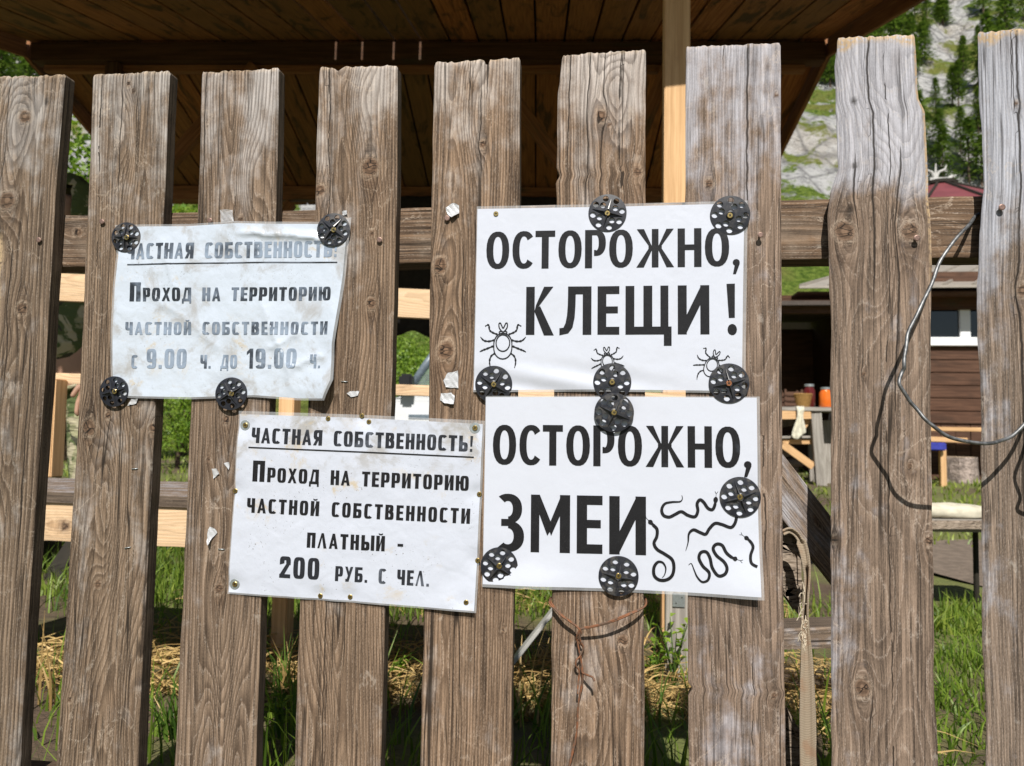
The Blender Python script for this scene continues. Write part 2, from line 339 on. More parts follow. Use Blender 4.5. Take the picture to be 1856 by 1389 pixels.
fence = empty('fence', F(928, 1389)*1.0, 'weathered wooden picket fence of nine upright grey brown boards', 'fence')
fence.matrix_basis = Matrix.Translation((0, FY, 0))
BO = [
 # left edge px, right edge px, top profile notches(u,depth m,width u), knots px(x,y,r), pith, seed, silver(y0,y1,lo,hi)
 dict(L=[(-30, 140), (-45, 340), (-65, 690), (-90, 1035), (-112, 1389)], Rr=[(117, 135), (100, 340), (80, 690), (56, 1035), (35, 1389)], k=[(45, 212, 14), (13, 363, 18), (40, 560, 13)], p=(-.016, .02), s=11, e=[(25, 235, 34, 120, 7), (8, 760, 30, 160, 5)], w=(135, 520, .14, .66)),
 dict(L=[(168, 135), (159, 360), (144, 700), (124, 1040), (101, 1389)], Rr=[(307, 128), (297, 360), (281, 724), (266, 1035), (249, 1389)], k=[(233, 152, 6), (242, 166, 5), (161, 775, 15), (277, 776, 9), (196, 752, 7), (177, 1060, 8), (126, 1269, 5)], p=(.01, .02), s=12, e=[(198, 930, 30, 190, 8), (235, 1250, 26, 170, 4), (232, 240, 22, 90, 4)], w=(135, 560, .12, .62)),
 dict(L=[(365, 131), (358, 380), (345, 724), (332, 1040), (316, 1389)], Rr=[(505, 123), (500, 360), (487, 740), (473, 1082), (463, 1389)], k=[(410, 760, 8), (397, 1067, 9), (378, 832, 5), (436, 398, 6)], p=(.0, .006), s=13, e=[(380, 1400, 26, 240, 9), (425, 1410, 24, 200, 8), (452, 330, 40, 120, 6), (400, 960, 24, 140, 5)], w=(130, 540, .20, .70)),
 dict(L=[(578, 122), (571, 360), (560, 700), (544, 1089), (533, 1389)], Rr=[(720, 118), (719, 360), (710, 700), (698, 1098), (690, 1389)], k=[(671, 303, 17), (580, 345, 11), (674, 423, 6), (673, 550, 10)], p=(-.01, .008), s=14, e=[(590, 1330, 36, 220, 7), (655, 180, 30, 90, 5), (640, 760, 34, 130, 5)], n=[(.25, .004, .12)], w=(120, 500, .18, .80)),
 dict(L=[(788, 113), (782, 360), (777, 700), (768, 1104), (762, 1389)], Rr=[(942, 104), (942, 360), (936, 700), (930, 1065), (926, 1389)], k=[(875, 262, 7), (798, 481, 14), (808, 636, 16), (912, 1142, 4)], p=(-.022, .018), s=15, e=[(855, 200, 30, 130, 5), (850, 880, 36, 180, 4)], n=[(.62, .010, .035)], w=(110, 500, .14, .78)),
 dict(L=[(1020, 99), (1015, 135), (1014, 150), (1011, 166), (1009, 305), (1015, 318), (1007, 331), (1009, 360), (1004, 700), (1001, 1070), (998.5, 1389)], Rr=[(1171, 89), (1170, 360), (1169, 700), (1167.5, 1078), (1168, 1389)], k=[(1090, 210, 11), (1156, 312, 9), (1129, 1162, 10), (1104, 227, 4)], p=(.015, .02), s=16, e=[(1112, 170, 30, 80, 6), (1080, 1330, 34, 160, 5)], w=(95, 460, .12, .82)),
 dict(L=[(1244, 84), (1241.5, 360), (1243, 700), (1246, 1078), (1247, 1238), (1256, 1249), (1247.5, 1262), (1248, 1389)], Rr=[(1415, 77), (1416, 360), (1417, 690), (1419, 1040), (1424.5, 1389)], k=[(1285, 334, 8), (1403, 1261, 6), (1407, 172, 4)], p=(.03, .05), s=17, e=[(1335, 1250, 34, 200, 4)], w=(80, 480, .18, 1.0)),
 dict(L=[(1517, 68), (1512, 119), (1515, 168), (1517, 259), (1518, 306), (1503, 350), (1499, 392), (1500, 444), (1504, 532), (1507, 599), (1505.6, 700), (1505.6, 1040), (1508, 1389)], Rr=[(1657, 62), (1662, 117), (1666, 179), (1677, 202), (1678, 259), (1682, 360), (1687, 392), (1688, 700), (1691, 990), (1692, 1029), (1693.5, 1260), (1699, 1389)], k=[(1531, 420, 18), (1649, 419, 15), (1649, 846, 6), (1512, 978, 6), (1684, 981, 8), (1563, 1247, 14), (1566, 678, 4)], p=(.01, .10), s=18, e=[(1590, 420, 26, 130, 6), (1600, 1150, 40, 220, 4)], w=(330, 400, .20, 1.2), g=1),
 dict(L=[(1771, 58), (1772.6, 104), (1775, 181), (1779, 241), (1781.6, 345), (1776.5, 387), (1771, 521), (1775, 700), (1779, 887), (1780, 1040), (1779, 1160), (1785.5, 1288), (1788, 1389)], Rr=[(1940, 46), (1945, 360), (1952, 700), (1958, 1389)], k=[(1854, 527, 11), (1842, 188, 5)], p=(.06, .06), s=19, w=(330, 600, .35, 1.2), g=1),
]
boards = []
bbox = []
for i, b in enumerate(BO):
    Lw = sorted([(F(*p).z, F(*p).x) for p in b['L']]); Rw = sorted([(F(*p).z, F(*p).x) for p in b['Rr']])
    def line(W, z):
        zs = [q[0] for q in W]; xs = [q[1] for q in W]; sl = (xs[2 if len(xs) > 2 else 1]-xs[0])/(zs[2 if len(xs) > 2 else 1]-zs[0])
        return np.where(z < zs[0], xs[0]+(z-zs[0])*sl, np.interp(z, zs, xs))
    zL, zR = Lw[-1][0], Rw[-1][0]
    nu, nv = 44, 340
    u = np.concatenate([[0, .014], np.linspace(.035, .965, nu-4), [.986, 1]]); v = np.linspace(0, 1, nv)
    zt = zL*(1-u)+zR*u+fbm(u*26, u*0, b['s'], 3)*.0022
    zt[0] -= .0016; zt[-1] -= .0022
    for (nu_, dp, wd) in b.get('n', []): zt = zt-dp*np.exp(-((u-nu_)/wd)**2*4)
    zb = .015
    z = zb+(zt[None, :]-zb)*v[:, None]
    e1 = fbm(z*22, z*0+1, b['s']+30, 3)*(.0012 if not b.get('g') else .002); e2 = fbm(z*22, z*0+2, b['s']+31, 3)*(.0008 if not b.get('g') else .0018)
    xl = line(Lw, z)+e1; xr = line(Rw, z)+e2
    x = xl*(1-u[None, :])+xr*u[None, :]
    cxm = (line(Lw, np.array([.7]))[0]+line(Rw, np.array([.7]))[0])/2
    lean = ((line(Lw, z)+line(Rw, z))/2)-cxm
    G = np.stack([x, np.full_like(x, FY), z], 2)
    y0, y1, lo, hi = b['w']; za = F(900, y0).z; zc = F(900, y1).z
    def wea(s, t, za=za, zc=zc, lo=lo, hi=hi): return lo+(hi-lo)*np.clip((t-zc)/(za-zc), 0, 1)**1.2+.42*fbm(s*16, t*6, i*7+40, 4)
    ztm = (zL+zR)/2
    if b.get('g'):
        def fresh(s, t, uu=u, ztm=ztm): return np.maximum(np.clip((t-(ztm-.014-.006*vn(s*60, s*0, 3)))/.006, 0, 1)*.9, ((uu > .97)[None, :]*np.ones_like(t))*np.clip((t-(ztm-.30))/.1, 0, 1))
    else:
        def fresh(s, t, ztm=ztm): return np.clip((t-(ztm-.004))/.003, 0, 1)*.35
    sw = x-cxm-lean
    kn = []
    for (kx, ky, kr_) in b['k']:
        p = F(kx, ky); lz = (float(line(Lw, np.array([p.z]))[0])+float(line(Rw, np.array([p.z]))[0]))/2
        kn.append((p.x-lz, p.z, kr_*KSC))
    cks = []; rc_ = random.Random(b['s']*3)
    for q in range(rc_.choice([3, 4, 5])):
        s0 = rc_.uniform(-.042, .042); L_ = rc_.uniform(.05, .35); top_ = rc_.random() < .7; tb_ = ztm+.02 if top_ else rc_.uniform(.35, .9); cks.append((s0, tb_-L_, tb_, rc_.uniform(.0005, .0011)))
    hl_ = []
    def loc(px, py):
        p = F(px, py); lz = (float(line(Lw, np.array([p.z]))[0])+float(line(Rw, np.array([p.z]))[0]))/2; return p.x-lz, p.z
    if i == 0: hl_ = [(*loc(84, 185), .0022, .005)]
    if i == 7: hl_ = [(*loc(1548, 184), .0026, .003), (*loc(1549, 302), .0026, .003), (*loc(1541, 381), .0032, .005)]; cks = [(loc(1574, 70)[0], loc(0, 560)[1], ztm+.03, .0014), (loc(1600, 70)[0], loc(0, 800)[1], ztm+.03, .0008), (loc(1624, 420)[0], loc(0, 760)[1], loc(0, 300)[1], .0013), (loc(1612, 900)[0], loc(0, 1400)[1], loc(0, 740)[1], .0011), (loc(1572, 1200)[0], loc(0, 1290)[1], loc(0, 1170)[1], .0012), (loc(1545, 380)[0], loc(0, 460)[1], loc(0, 310)[1], .0014)]
    if i == 8: cks = [(loc(1844, 60)[0], loc(0, 900)[1], ztm+.03, .0014), (loc(1812, 60)[0], loc(0, 180)[1], ztm+.03, .0009), (loc(1832, 60)[0], loc(0, 260)[1], ztm+.03, .0008)]
    if i == 6: cks = [(loc(1358, 85)[0], loc(0, 420)[1], ztm+.03, .0016), (loc(1310, 85)[0], loc(0, 190)[1], ztm+.03, .0009), (loc(1380, 85)[0], loc(0, 160)[1], ztm+.03, .0008), (loc(1385, 700)[0], loc(0, 1000)[1], loc(0, 600)[1], .0008), (loc(1362, 1150)[0], loc(0, 1389)[1], loc(0, 1090)[1], .0007)]
    if i == 4: cks = [(loc(883, 110)[0], loc(0, 215)[1], ztm+.03, .0022), (loc(873, 270)[0], loc(0, 360)[1], loc(0, 180)[1], .0009), (loc(836, 480)[0], loc(0, 660)[1], loc(0, 440)[1], .0009)]+cks[:2]
    if i == 0:
        s1, z1 = loc(4, 420); _, z2 = loc(4, 640); f0 = fresh
        def fresh(s, t, s1=s1, z1=z1, z2=z2, f0=f0): return np.maximum(f0(s, t), np.clip(1.3-np.abs(s-s1+.002)/(.0045+.002*vn(t*40, t*0, 5)), 0, 1)*np.clip((z1-t)/.012, 0, 1)*np.clip((t-z2)/.03, 0, 1))
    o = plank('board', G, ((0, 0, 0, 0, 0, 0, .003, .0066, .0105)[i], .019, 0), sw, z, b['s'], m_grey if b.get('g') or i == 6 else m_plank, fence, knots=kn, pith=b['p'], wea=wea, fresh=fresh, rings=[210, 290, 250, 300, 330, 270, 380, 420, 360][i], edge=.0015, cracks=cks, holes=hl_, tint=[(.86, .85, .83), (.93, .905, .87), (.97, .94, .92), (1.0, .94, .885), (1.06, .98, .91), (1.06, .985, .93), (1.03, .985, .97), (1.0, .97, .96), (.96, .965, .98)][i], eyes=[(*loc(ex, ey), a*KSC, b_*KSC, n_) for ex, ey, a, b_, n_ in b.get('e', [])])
    boards.append(o)
for i, l in {0: 'leftmost grey brown board with two round knots', 7: 'silvery board with a jagged shoulder and tan top edge', 8: 'rightmost silvery board with tan top edge'}.items(): boards[i]['label'] = l
# rails
def rail(pts, seed, name='rail'):
    A, B, C, D = pts
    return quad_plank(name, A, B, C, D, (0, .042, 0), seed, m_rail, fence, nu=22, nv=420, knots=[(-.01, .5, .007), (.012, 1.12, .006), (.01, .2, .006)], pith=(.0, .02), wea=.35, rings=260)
yr = FY+.0205
rail([U(-120, 485, yr), U(1960, 465, yr), U(1960, 352, yr), U(-120, 395, yr)], 31)
rz = .12
rail([Vector((-.95, yr, rz)), Vector((.65, yr, rz+.01)), Vector((.65, yr, rz+.08)), Vector((-.95, yr, rz+.07))], 32)
# nails and staples, sub-parts of their boards
Mf = Matrix(((1, 0, 0), (0, 0, -1), (0, 1, 0)))          # local z -> world -y (out of the fence)
def out(px, py, off=0.0, tilt=(0, 0)):
    return F(px, py, off)
def nail(px, py, bd, r=5.2, proud=.002):
    k = r*KSC; c = F(px, py, 0)
    MB().lathe([(k*.42, -.006), (k*.42, proud), (k, proud+.0003), (k*1.0, proud+.0012), (k*.7, proud+.0016)], c, 14, Mf).build('nail', m_nail, boards[bd], smooth=False)
for a in [(73, 436, 0), (187, 403, 1), (382, 401, 2), (689, 436, 3), (811, 397, 4), (1376, 429, 6, 5, .006), (1658, 434, 7, 5.3, .005), (1812, 378, 8, 5.5, .004)]: nail(*a)
def staple(px, py, bd, a, L=11):
    c = F(px, py, .001); dx = Vector((math.cos(a), 0, math.sin(a)))*L*KSC/2
    MB().tube([c-dx+Vector((0, .004, 0)), c-dx, c, c+dx, c+dx+Vector((0, .004, 0))], .0006, 6).build('staple', m_zinc, boards[bd], smooth=True)
staple(244, 850, 1, .1); staple(231, 993, 1, .2); staple(401, 996, 2, 0); staple(624, 692, 3, .0)
# ------------------------------------------------------------------ lettering
def sup(c, e): return math.copysign(abs(c)**(2/e), c)
def ringp(cx, cy, rx, ry, tx, ty, a0, a1, e=2.4, n=22):
    out = []
    for k in range(n):
        q = []
        for a in (a0+(a1-a0)*k/n, a0+(a1-a0)*(k+1)/n):
            a = R(a); c, s = sup(math.cos(a), e), sup(math.sin(a), e)
            q.append(((cx+rx*c, cy+ry*s), (cx+(rx-tx)*c, cy+(ry-ty)*s)))
        out.append([q[0][0], q[1][0], q[1][1], q[0][1]])
    return out
def rc(x0, y0, x1, y1): return [(x0, y0), (x1, y0), (x1, y1), (x0, y1)]
def glyph(ch, st):
    S, b, e = (.185, .16, 2.3) if st == 'A' else (.225, .175, 3.8)
    wO = .61 if st == 'A' else .56
    G = []; w = .56
    def o(x, w_, a0=0, a1=360, cy=.5, ry=.5): return ringp(x+w_/2, cy, w_/2, ry, S, b*.85, a0, a1, e)
    if ch in 'О0': w = wO; G += o(0, w)
    elif ch == 'С': w = .52; G += o(0, wO, 42, 318)
    elif ch == 'Т': w = .52; G += [rc(0, 1-b, w, 1), rc(w/2-S/2, 0, w/2+S/2, 1-b+.01)]
    elif ch == 'Р':
        w = .54; G += [rc(0, 0, S, 1), rc(S-.01, 1-b*.85, .30, 1)]
        G += ringp(.28, .66, .26, .34, S, b*.85, 90, -90 if st == 'A' else -90, e)
        if st == 'A': G += [rc(.235, .32, .285, .32+b*.95)]
        else: G += [rc(S-.01, .32, .29, .32+b*.85)]
    elif ch == 'Ж':
        w = .97; c = w/2; G += [rc(c-.085, 0, c+.085, 1)]
        for s_ in (-1, 1): G += [[(c+s_*.06, .5), (c+s_*.16, .56), (c+s_*.47, 1), (c+s_*.285, 1)], [(c+s_*.06, .5), (c+s_*.16, .50), (c+s_*.48, 0), (c+s_*.29, 0)], [(c+s_*.05, .44), (c+s_*.17, .46), (c+s_*.17, .56), (c+s_*.05, .58)]]
    elif ch == 'Н': w = .6 if st == 'A' else .55; G += [rc(0, 0, S, 1), rc(w-S, 0, w, 1), rc(S-.01, .5-b/2+.02, w-S+.01, .5+b/2)]
    elif ch == ',': w = .17; G += ringp(.1, .09, .085, .085, .084, .084, 0, 360, 2, 12)+[[(.02, -.21), (.09, -.21), (.185, .06), (.07, .06)]]
    elif ch == 'К': w = .59; G += [rc(0, 0, S, 1), [(S-.01, .46), (S+.03, .62), (.385, 1), (.585, 1)], [(S-.01, .50), (.30, .60), (.60, -.012), (.39, -.012)]]
    elif ch == 'Л':
        if st == 'A':
            w = .68; G += [rc(w-S, 0, w, 1), rc(.18, 1-b, w-S+.01, 1)]
            P = [(.18, .84, .345), (.175, .6, .34), (.165, .4, .325), (.14, .24, .30), (.09, .15, .26), (.0, .125, .2)]
            lo = [(.18, .84), (.175, .6), (.16, .4), (.13, .24), (.085, .145), (.0, .135)]; hi = [(.345, .84), (.34, .6), (.325, .36), (.28, .15), (.19, .03), (.0, -.01)]
            G += [[lo[k], hi[k], hi[k+1], lo[k+1]] for k in range(5)]
        else: w = .6; G += [[(0, 0), (.13, 0), (.335, 1), (.235, 1)], [(.40, 0), (.60, 0), (.39, 1), (.235, 1)]]
    elif ch == 'Е': w = .46; G += [rc(0, 0, S, 1), rc(S-.01, 0, w, b), rc(S-.01, 1-b, w, 1), rc(S-.01, .5-b/2+.02, w-.03, .5+b/2)]
    elif ch == 'Щ': w = .96; G += [rc(0, 0, S, 1), rc(.375, b-.01, .375+S, 1), rc(.73, 0, .73+S-.02, 1), rc(S-.01, 0, .74, b), rc(.80, -.23, .96, .01), rc(.88, 0, .96, b)]
    elif ch in 'ИЙ':
        w = .65 if st == 'A' else .56; G += [rc(0, 0, S, 1), rc(w-S, 0, w, 1), [(S-.02, .0), (S-.02, .36 if st == 'A' else .30), (w-S+.02, 1), (w-S+.02, .64 if st == 'A' else .7)]]
        if ch == 'Й': G += ringp(w/2, 1.16, .15, .12, .06, .09, 180, 360, 2, 8)
    elif ch == 'М': w = .71; G += [rc(0, 0, .155, 1), rc(w-.185, 0, w, 1), [(.02, 1), (.16, 1), (.40, .44), (.30, .29)], [(w-.02, 1), (w-.16, 1), (.315, .44), (.37, .29)]]
    elif ch == 'З':
        w = .52; G += ringp(.22, .745, .26, .262, .17, .125, 128, -88, 2.2)+ringp(.22, .265, .30, .272, .19, .13, 88, -130, 2.2)+[rc(.10, .445, .24, .565)]
    elif ch == '!': w = .2; G += [[(.035, .33), (.155, .33), (.18, 1), (.01, 1)]]+(ringp(.095, .1, .095, .11, .094, .11, 0, 360, 2, 14) if st == 'A' else [rc(.02, 0, .17, .17)])
    elif ch == 'Ч': w = .54; G += [rc(w-S, 0, w, 1), rc(0, .55, S, 1), ringp(.28, .62, .28, .26, S, b, 180, 270, e, 8)[0]]; G += ringp(.28, .62, .28, .26, S, b, 180, 270, e, 8)[1:]+[rc(.27, .36, w-S+.01, .36+b)]
    elif ch == 'А': w = .58; G += [[(0, 0), (.17, 0), (.35, 1), (.215, 1)], [(.39, 0), (.58, 0), (.375, 1), (.215, 1)], rc(.12, .2, .45, .2+b*.8)]
    elif ch == 'Я': w = .56; G += [rc(w-S, 0, w, 1), rc(.27, 1-b, w-S+.01, 1), rc(.27, .38, w-S+.01, .38+b)]+ringp(.29, .69, .28, .31, S, b, 90, 270, e, 14)+[[(0, 0), (.19, 0), (.36, .42), (.19, .42)]]
    elif ch == 'Б': w = .55; G += [rc(0, 0, S, 1), rc(S-.01, 1-b, w-.03, 1), rc(S-.01, 0, .28, b), rc(S-.01, .60-b, .28, .60)]+ringp(.27, .30, .28, .30, S, b, 90, -90, e, 14)
    elif ch == 'В': w = .56; G += [rc(0, 0, S, 1), rc(S-.01, 0, .28, b), rc(S-.01, .46, .28, .46+b*.8), rc(S-.01, 1-b, .28, 1)]+ringp(.27, .285, .29, .285, S, b, 90, -90, e, 12)+ringp(.26, .755, .27, .245, S, b, 90, -90, e, 12)
    elif ch in 'ЬЫ':
        w = .54; G += [rc(0, 0, S, 1), rc(S-.01, 0, .28, b), rc(S-.01, .58-b, .28, .58)]+ringp(.26, .29, .28, .29, S, b, 90, -90, e, 14)
        if ch == 'Ы': G += [rc(.62, 0, .62+S, 1)]; w = .81
    elif ch == 'П': w = .55; G += [rc(0, 0, S, 1), rc(w-S, 0, w, 1), rc(S-.01, 1-b, w-S+.01, 1)]
    elif ch == 'Х': w = .58; G += [[(0, 0), (.18, 0), (.56, 1), (.38, 1)], [(.40, 0), (.58, 0), (.2, 1), (.02, 1)]]
    elif ch == 'Д': w = .64; G += [[(.06, .1), (.2, .1), (.33, 1), (.2, 1)], rc(.40, .1, .40+S, 1), rc(.2, 1-b, .41, 1), rc(0, 0, w, b), rc(0, -.17, .12, .01), rc(w-.12, -.17, w, .01)]
    elif ch == 'Ю': w = .82; G += [rc(0, 0, S, 1), rc(S-.01, .45, .32, .45+b)]+o(.28, .54)
    elif ch == '9': w = .56; G += ringp(.28, .66, .28, .34, S, b*.85, 0, 360, e)+ringp(.28, .34, .28, .34, S, b*.85, 0, -150, e, 14)+[rc(w-S, .33, w, .67)]
    elif ch == '1': w = .36; G += [rc(.17, 0, .36, 1), [(0, .68), (0, .84), (.18, 1), (.18, .82)]]
    elif ch == '2': w = .54; G += ringp(.27, .72, .27, .28, S, b, 190, -10, e, 16)+[[(.35, .70), (.54, .70), (.23, .14), (.01, .14)], rc(0, 0, w, b)]
    elif ch == 'У': w = .56; G += [[(0, 1), (.18, 1), (.38, .36), (.25, .30)], [(.38, 1), (.56, 1), (.28, 0), (.1, 0)], rc(.05, 0, .15, b)]
    elif ch == '.': w = .2; G += [rc(0.01, 0, .19, .18)]
    elif ch == '-': w = .4; G += [rc(.02, .36, .38, .36+b)]
    elif ch == ' ': w = .42 if st == 'A' else .5
    return G, w
def text_polys(txt, P0, P1, H, st, Hs=None, gap=.13):
    """txt in capitals; letters after '~' are drawn as small capitals of height Hs. Returns 2-D (x,z) polygons in the fence plane."""
    x = 0; items = []; small = False
    for ch in txt:
        if ch == '~': small = True; continue
        if ch == '^': small = False; continue
        g, wd = glyph(ch, st); k = (Hs/H) if (small and Hs) else 1
        items.append((g, x, k)); x += wd*k+gap*(k if k < 1 else 1)
    tot = x-gap
    P0 = Vector((P0.x, P0.z)); P1 = Vector((P1.x, P1.z)); ax = (P1-P0); L = ax.length; ax.normalize(); ay = Vector((-ax.y, ax.x))
    sx = L/tot
    return [[P0+ax*((x0+px*k)*sx)+ay*(py*k*H) for px, py in poly] for g, x0, k in items for poly in g]
def stroke(pts, wd, closed=False, smooth=0):
    """2-D polyline (Vectors) -> quads; wd scalar or list."""
    n = len(pts); ws = wd if hasattr(wd, '__len__') else [wd]*n
    L = []; Rr = []
    for i in range(n):
        a = pts[(i-1) % n] if closed else pts[max(i-1, 0)]; c = pts[(i+1) % n] if closed else pts[min(i+1, n-1)]
        t = (c-a); t = t.normalized() if t.length > 0 else Vector((1, 0)); nn = Vector((-t.y, t.x))*ws[i]/2
        L.append(pts[i]+nn); Rr.append(pts[i]-nn)
    m = n if closed else n-1
    return [[L[i], Rr[i], Rr[(i+1) % n], L[(i+1) % n]] for i in range(m)]
def spline(P, k=6):
    P = [Vector(p) for p in P]; out = []
    for i in range(len(P)-1):
        a, b, c, d = P[max(i-1, 0)], P[i], P[i+1], P[min(i+2, len(P)-1)]
        for j in range(k):
            t = j/k; out.append(.5*((2*b)+(c-a)*t+(2*a-5*b+4*c-d)*t*t+(3*b-a-3*c+d)*t**3))
    return out+[P[-1]]
def lay(name, polys, dfun, mat, parent, lift=.0004, cell=.006):
    """polygons of the fence plane laid on a sheet whose distance in front of the fence is dfun(x,z)."""
    bm = bmesh.new(); xs = [p.x for q in polys for p in q]; zs = [p.y for q in polys for p in q]
    for i, q in enumerate(polys):
        ar = sum(q[k].x*q[(k+1) % len(q)].y-q[(k+1) % len(q)].x*q[k].y for k in range(len(q)))
        if abs(ar) < 1e-12: continue
        if ar < 0: q = q[::-1]
        try: bm.faces.new([bm.verts.new((p.x, -(i % 5)*.00002, p.y)) for p in q])
        except Exception: pass
    for a, b, nrm in ((min(xs), max(xs), (1, 0, 0)), (min(zs), max(zs), (0, 0, 1))):
        k = int((b-a)/cell)
        for j in range(1, k+1):
            c = a+(b-a)*j/(k+1)
            bmesh.ops.bisect_plane(bm, geom=bm.verts[:]+bm.edges[:]+bm.faces[:], plane_co=(c, 0, 0) if nrm[0] else (0, 0, c), plane_no=nrm)
    X = np.array([v.co.x for v in bm.verts]); Z = np.array([v.co.z for v in bm.verts]); D = dfun(X, Z)
    for v, d in zip(bm.verts, D): v.co.y = FY-d-lift+v.co.y
    me = bpy.data.meshes.new(name); bm.to_mesh(me); bm.free(); me.materials.append(mat)
    o = bpy.data.objects.new(name, me); link(o, parent)
    if len(me.polygons) and me.polygons[0].normal.y > 0: me.flip_normals()
    return o
def V2(p): return Vector((p.x, p.z))

# ------------------------------------------------------------------ signs
def paper_mat(name, stain=0.0, tan=0.0, crumple=.4, base=(.575, .605, .695), rough=.3, stop=None):
    M = NT(name); v = M.obj()
    g = M.noise(v, 30, 4, .5); f = M.noise(v, 900, 2); s1 = M.noise(v, 22, 6, .66, .4); s2 = M.noise(v, 34, 5, .7, .5); s3 = M.noise(v, 14, 3)
    c = M.mix(M.ramp(f, .2, .8), tuple(x*.96 for x in base), base)
    m1 = M.math('MULTIPLY', M.ramp(s1, .50, .66), stain)
    if stop: m1 = M.math('MULTIPLY', m1, M.ramp(M.n('SeparateXYZ', {0: v}, out=2), stop[0], stop[1]))
    c = M.mix(m1, c, (.36, .35, .34))
    m2 = M.math('MULTIPLY', M.math('MULTIPLY', M.ramp(s2, .56, .70), M.ramp(s3, .42, .62)), tan)
    c = M.mix(m2, c, (.52, .42, .27))
    sp = M.math('MULTIPLY', M.math('MULTIPLY', M.ramp(M.noise(v, 420, 3, .7), .64, .70), M.ramp(s3, .45, .6)), stain)
    c = M.mix(sp, c, (.12, .10, .09))
    M.P(Base_Color=c, Roughness=rough); M.b.inputs['Specular IOR Level'].default_value = .5
    M.b.inputs['Coat Weight'].default_value = .55; M.b.inputs['Coat Roughness'].default_value = .07
    cr = M.n('TexVoronoi', {'Vector': M.n('VectorMath', {0: v, 1: M.vmul(M.n('TexNoise', {'Vector': v, 'Scale': 40.0}, out=1), (.03, .03, .03))}, operation='ADD'), 'Scale': 38.0}, feature='DISTANCE_TO_EDGE')
    h = M.math('ADD', M.math('MULTIPLY', g, 1.0), M.math('MULTIPLY', M.ramp(cr, 0.0, .3), .12))
    o = M.bump(h, crumple, .003)
    M.t.links.new(o, M.b.inputs['Coat Normal'])
    return M.m
def ink_mat(name, fade=0.0, dark=(.012, .012, .014), pale=(.28, .33, .42), speck=.06):
    M = NT(name); v = M.obj()
    a = M.noise(v, 26, 4, .6); s = M.noise(v, 1500, 2, .5)
    m = M.math('MULTIPLY', M.ramp(a, .66-.5*fade, .80-.3*fade), min(1, fade*1.6))
    c = M.mix(m, dark, pale); c = M.mix(M.math('MULTIPLY', M.ramp(s, .55, .75), speck), c, (.5, .5, .5))
    M.P(Base_Color=c, Roughness=.4); M.b.inputs['Specular IOR Level'].default_value = .22
    M.b.inputs['Coat Weight'].default_value = .05; M.b.inputs['Coat Roughness'].default_value = .15
    M.bump(M.noise(v, 30, 4, .5), .3, .003); return M.m
def lam_mat():
    M = NT('clear_laminate'); v = M.obj()
    tr = M.n('BsdfTransparent', {'Color': (.97, .97, .98)}); gl = M.b
    M.P(Base_Color=(.75, .77, .8), Roughness=.18); M.bump(M.noise(v, 60, 4), .3, .003)
    mx = M.n('MixShader', {0: M.math('MULTIPLY_ADD', M.noise(v, 40, 3), .3, .12), 1: tr, 2: M.b.outputs[0]})
    M.t.links.new(mx, M.out.inputs[0]); return M.m
m_lam = lam_mat()
m_ink = ink_mat('printed_ink', .05); m_ink_worn = ink_mat('worn_ink', .30, (.02, .022, .028), (.22, .25, .31)); m_ink_faded = ink_mat('faded_ink', .62, (.04, .048, .062), (.26, .32, .41))
def edge_interp(pl, t):
    L = [0]
    for a, b in zip(pl, pl[1:]): L.append(L[-1]+(b-a).length)
    L = np.array(L)/L[-1]; xs = np.interp(t, L, [p.x for p in pl]); zs = np.interp(t, L, [p.y for p in pl]); return xs, zs
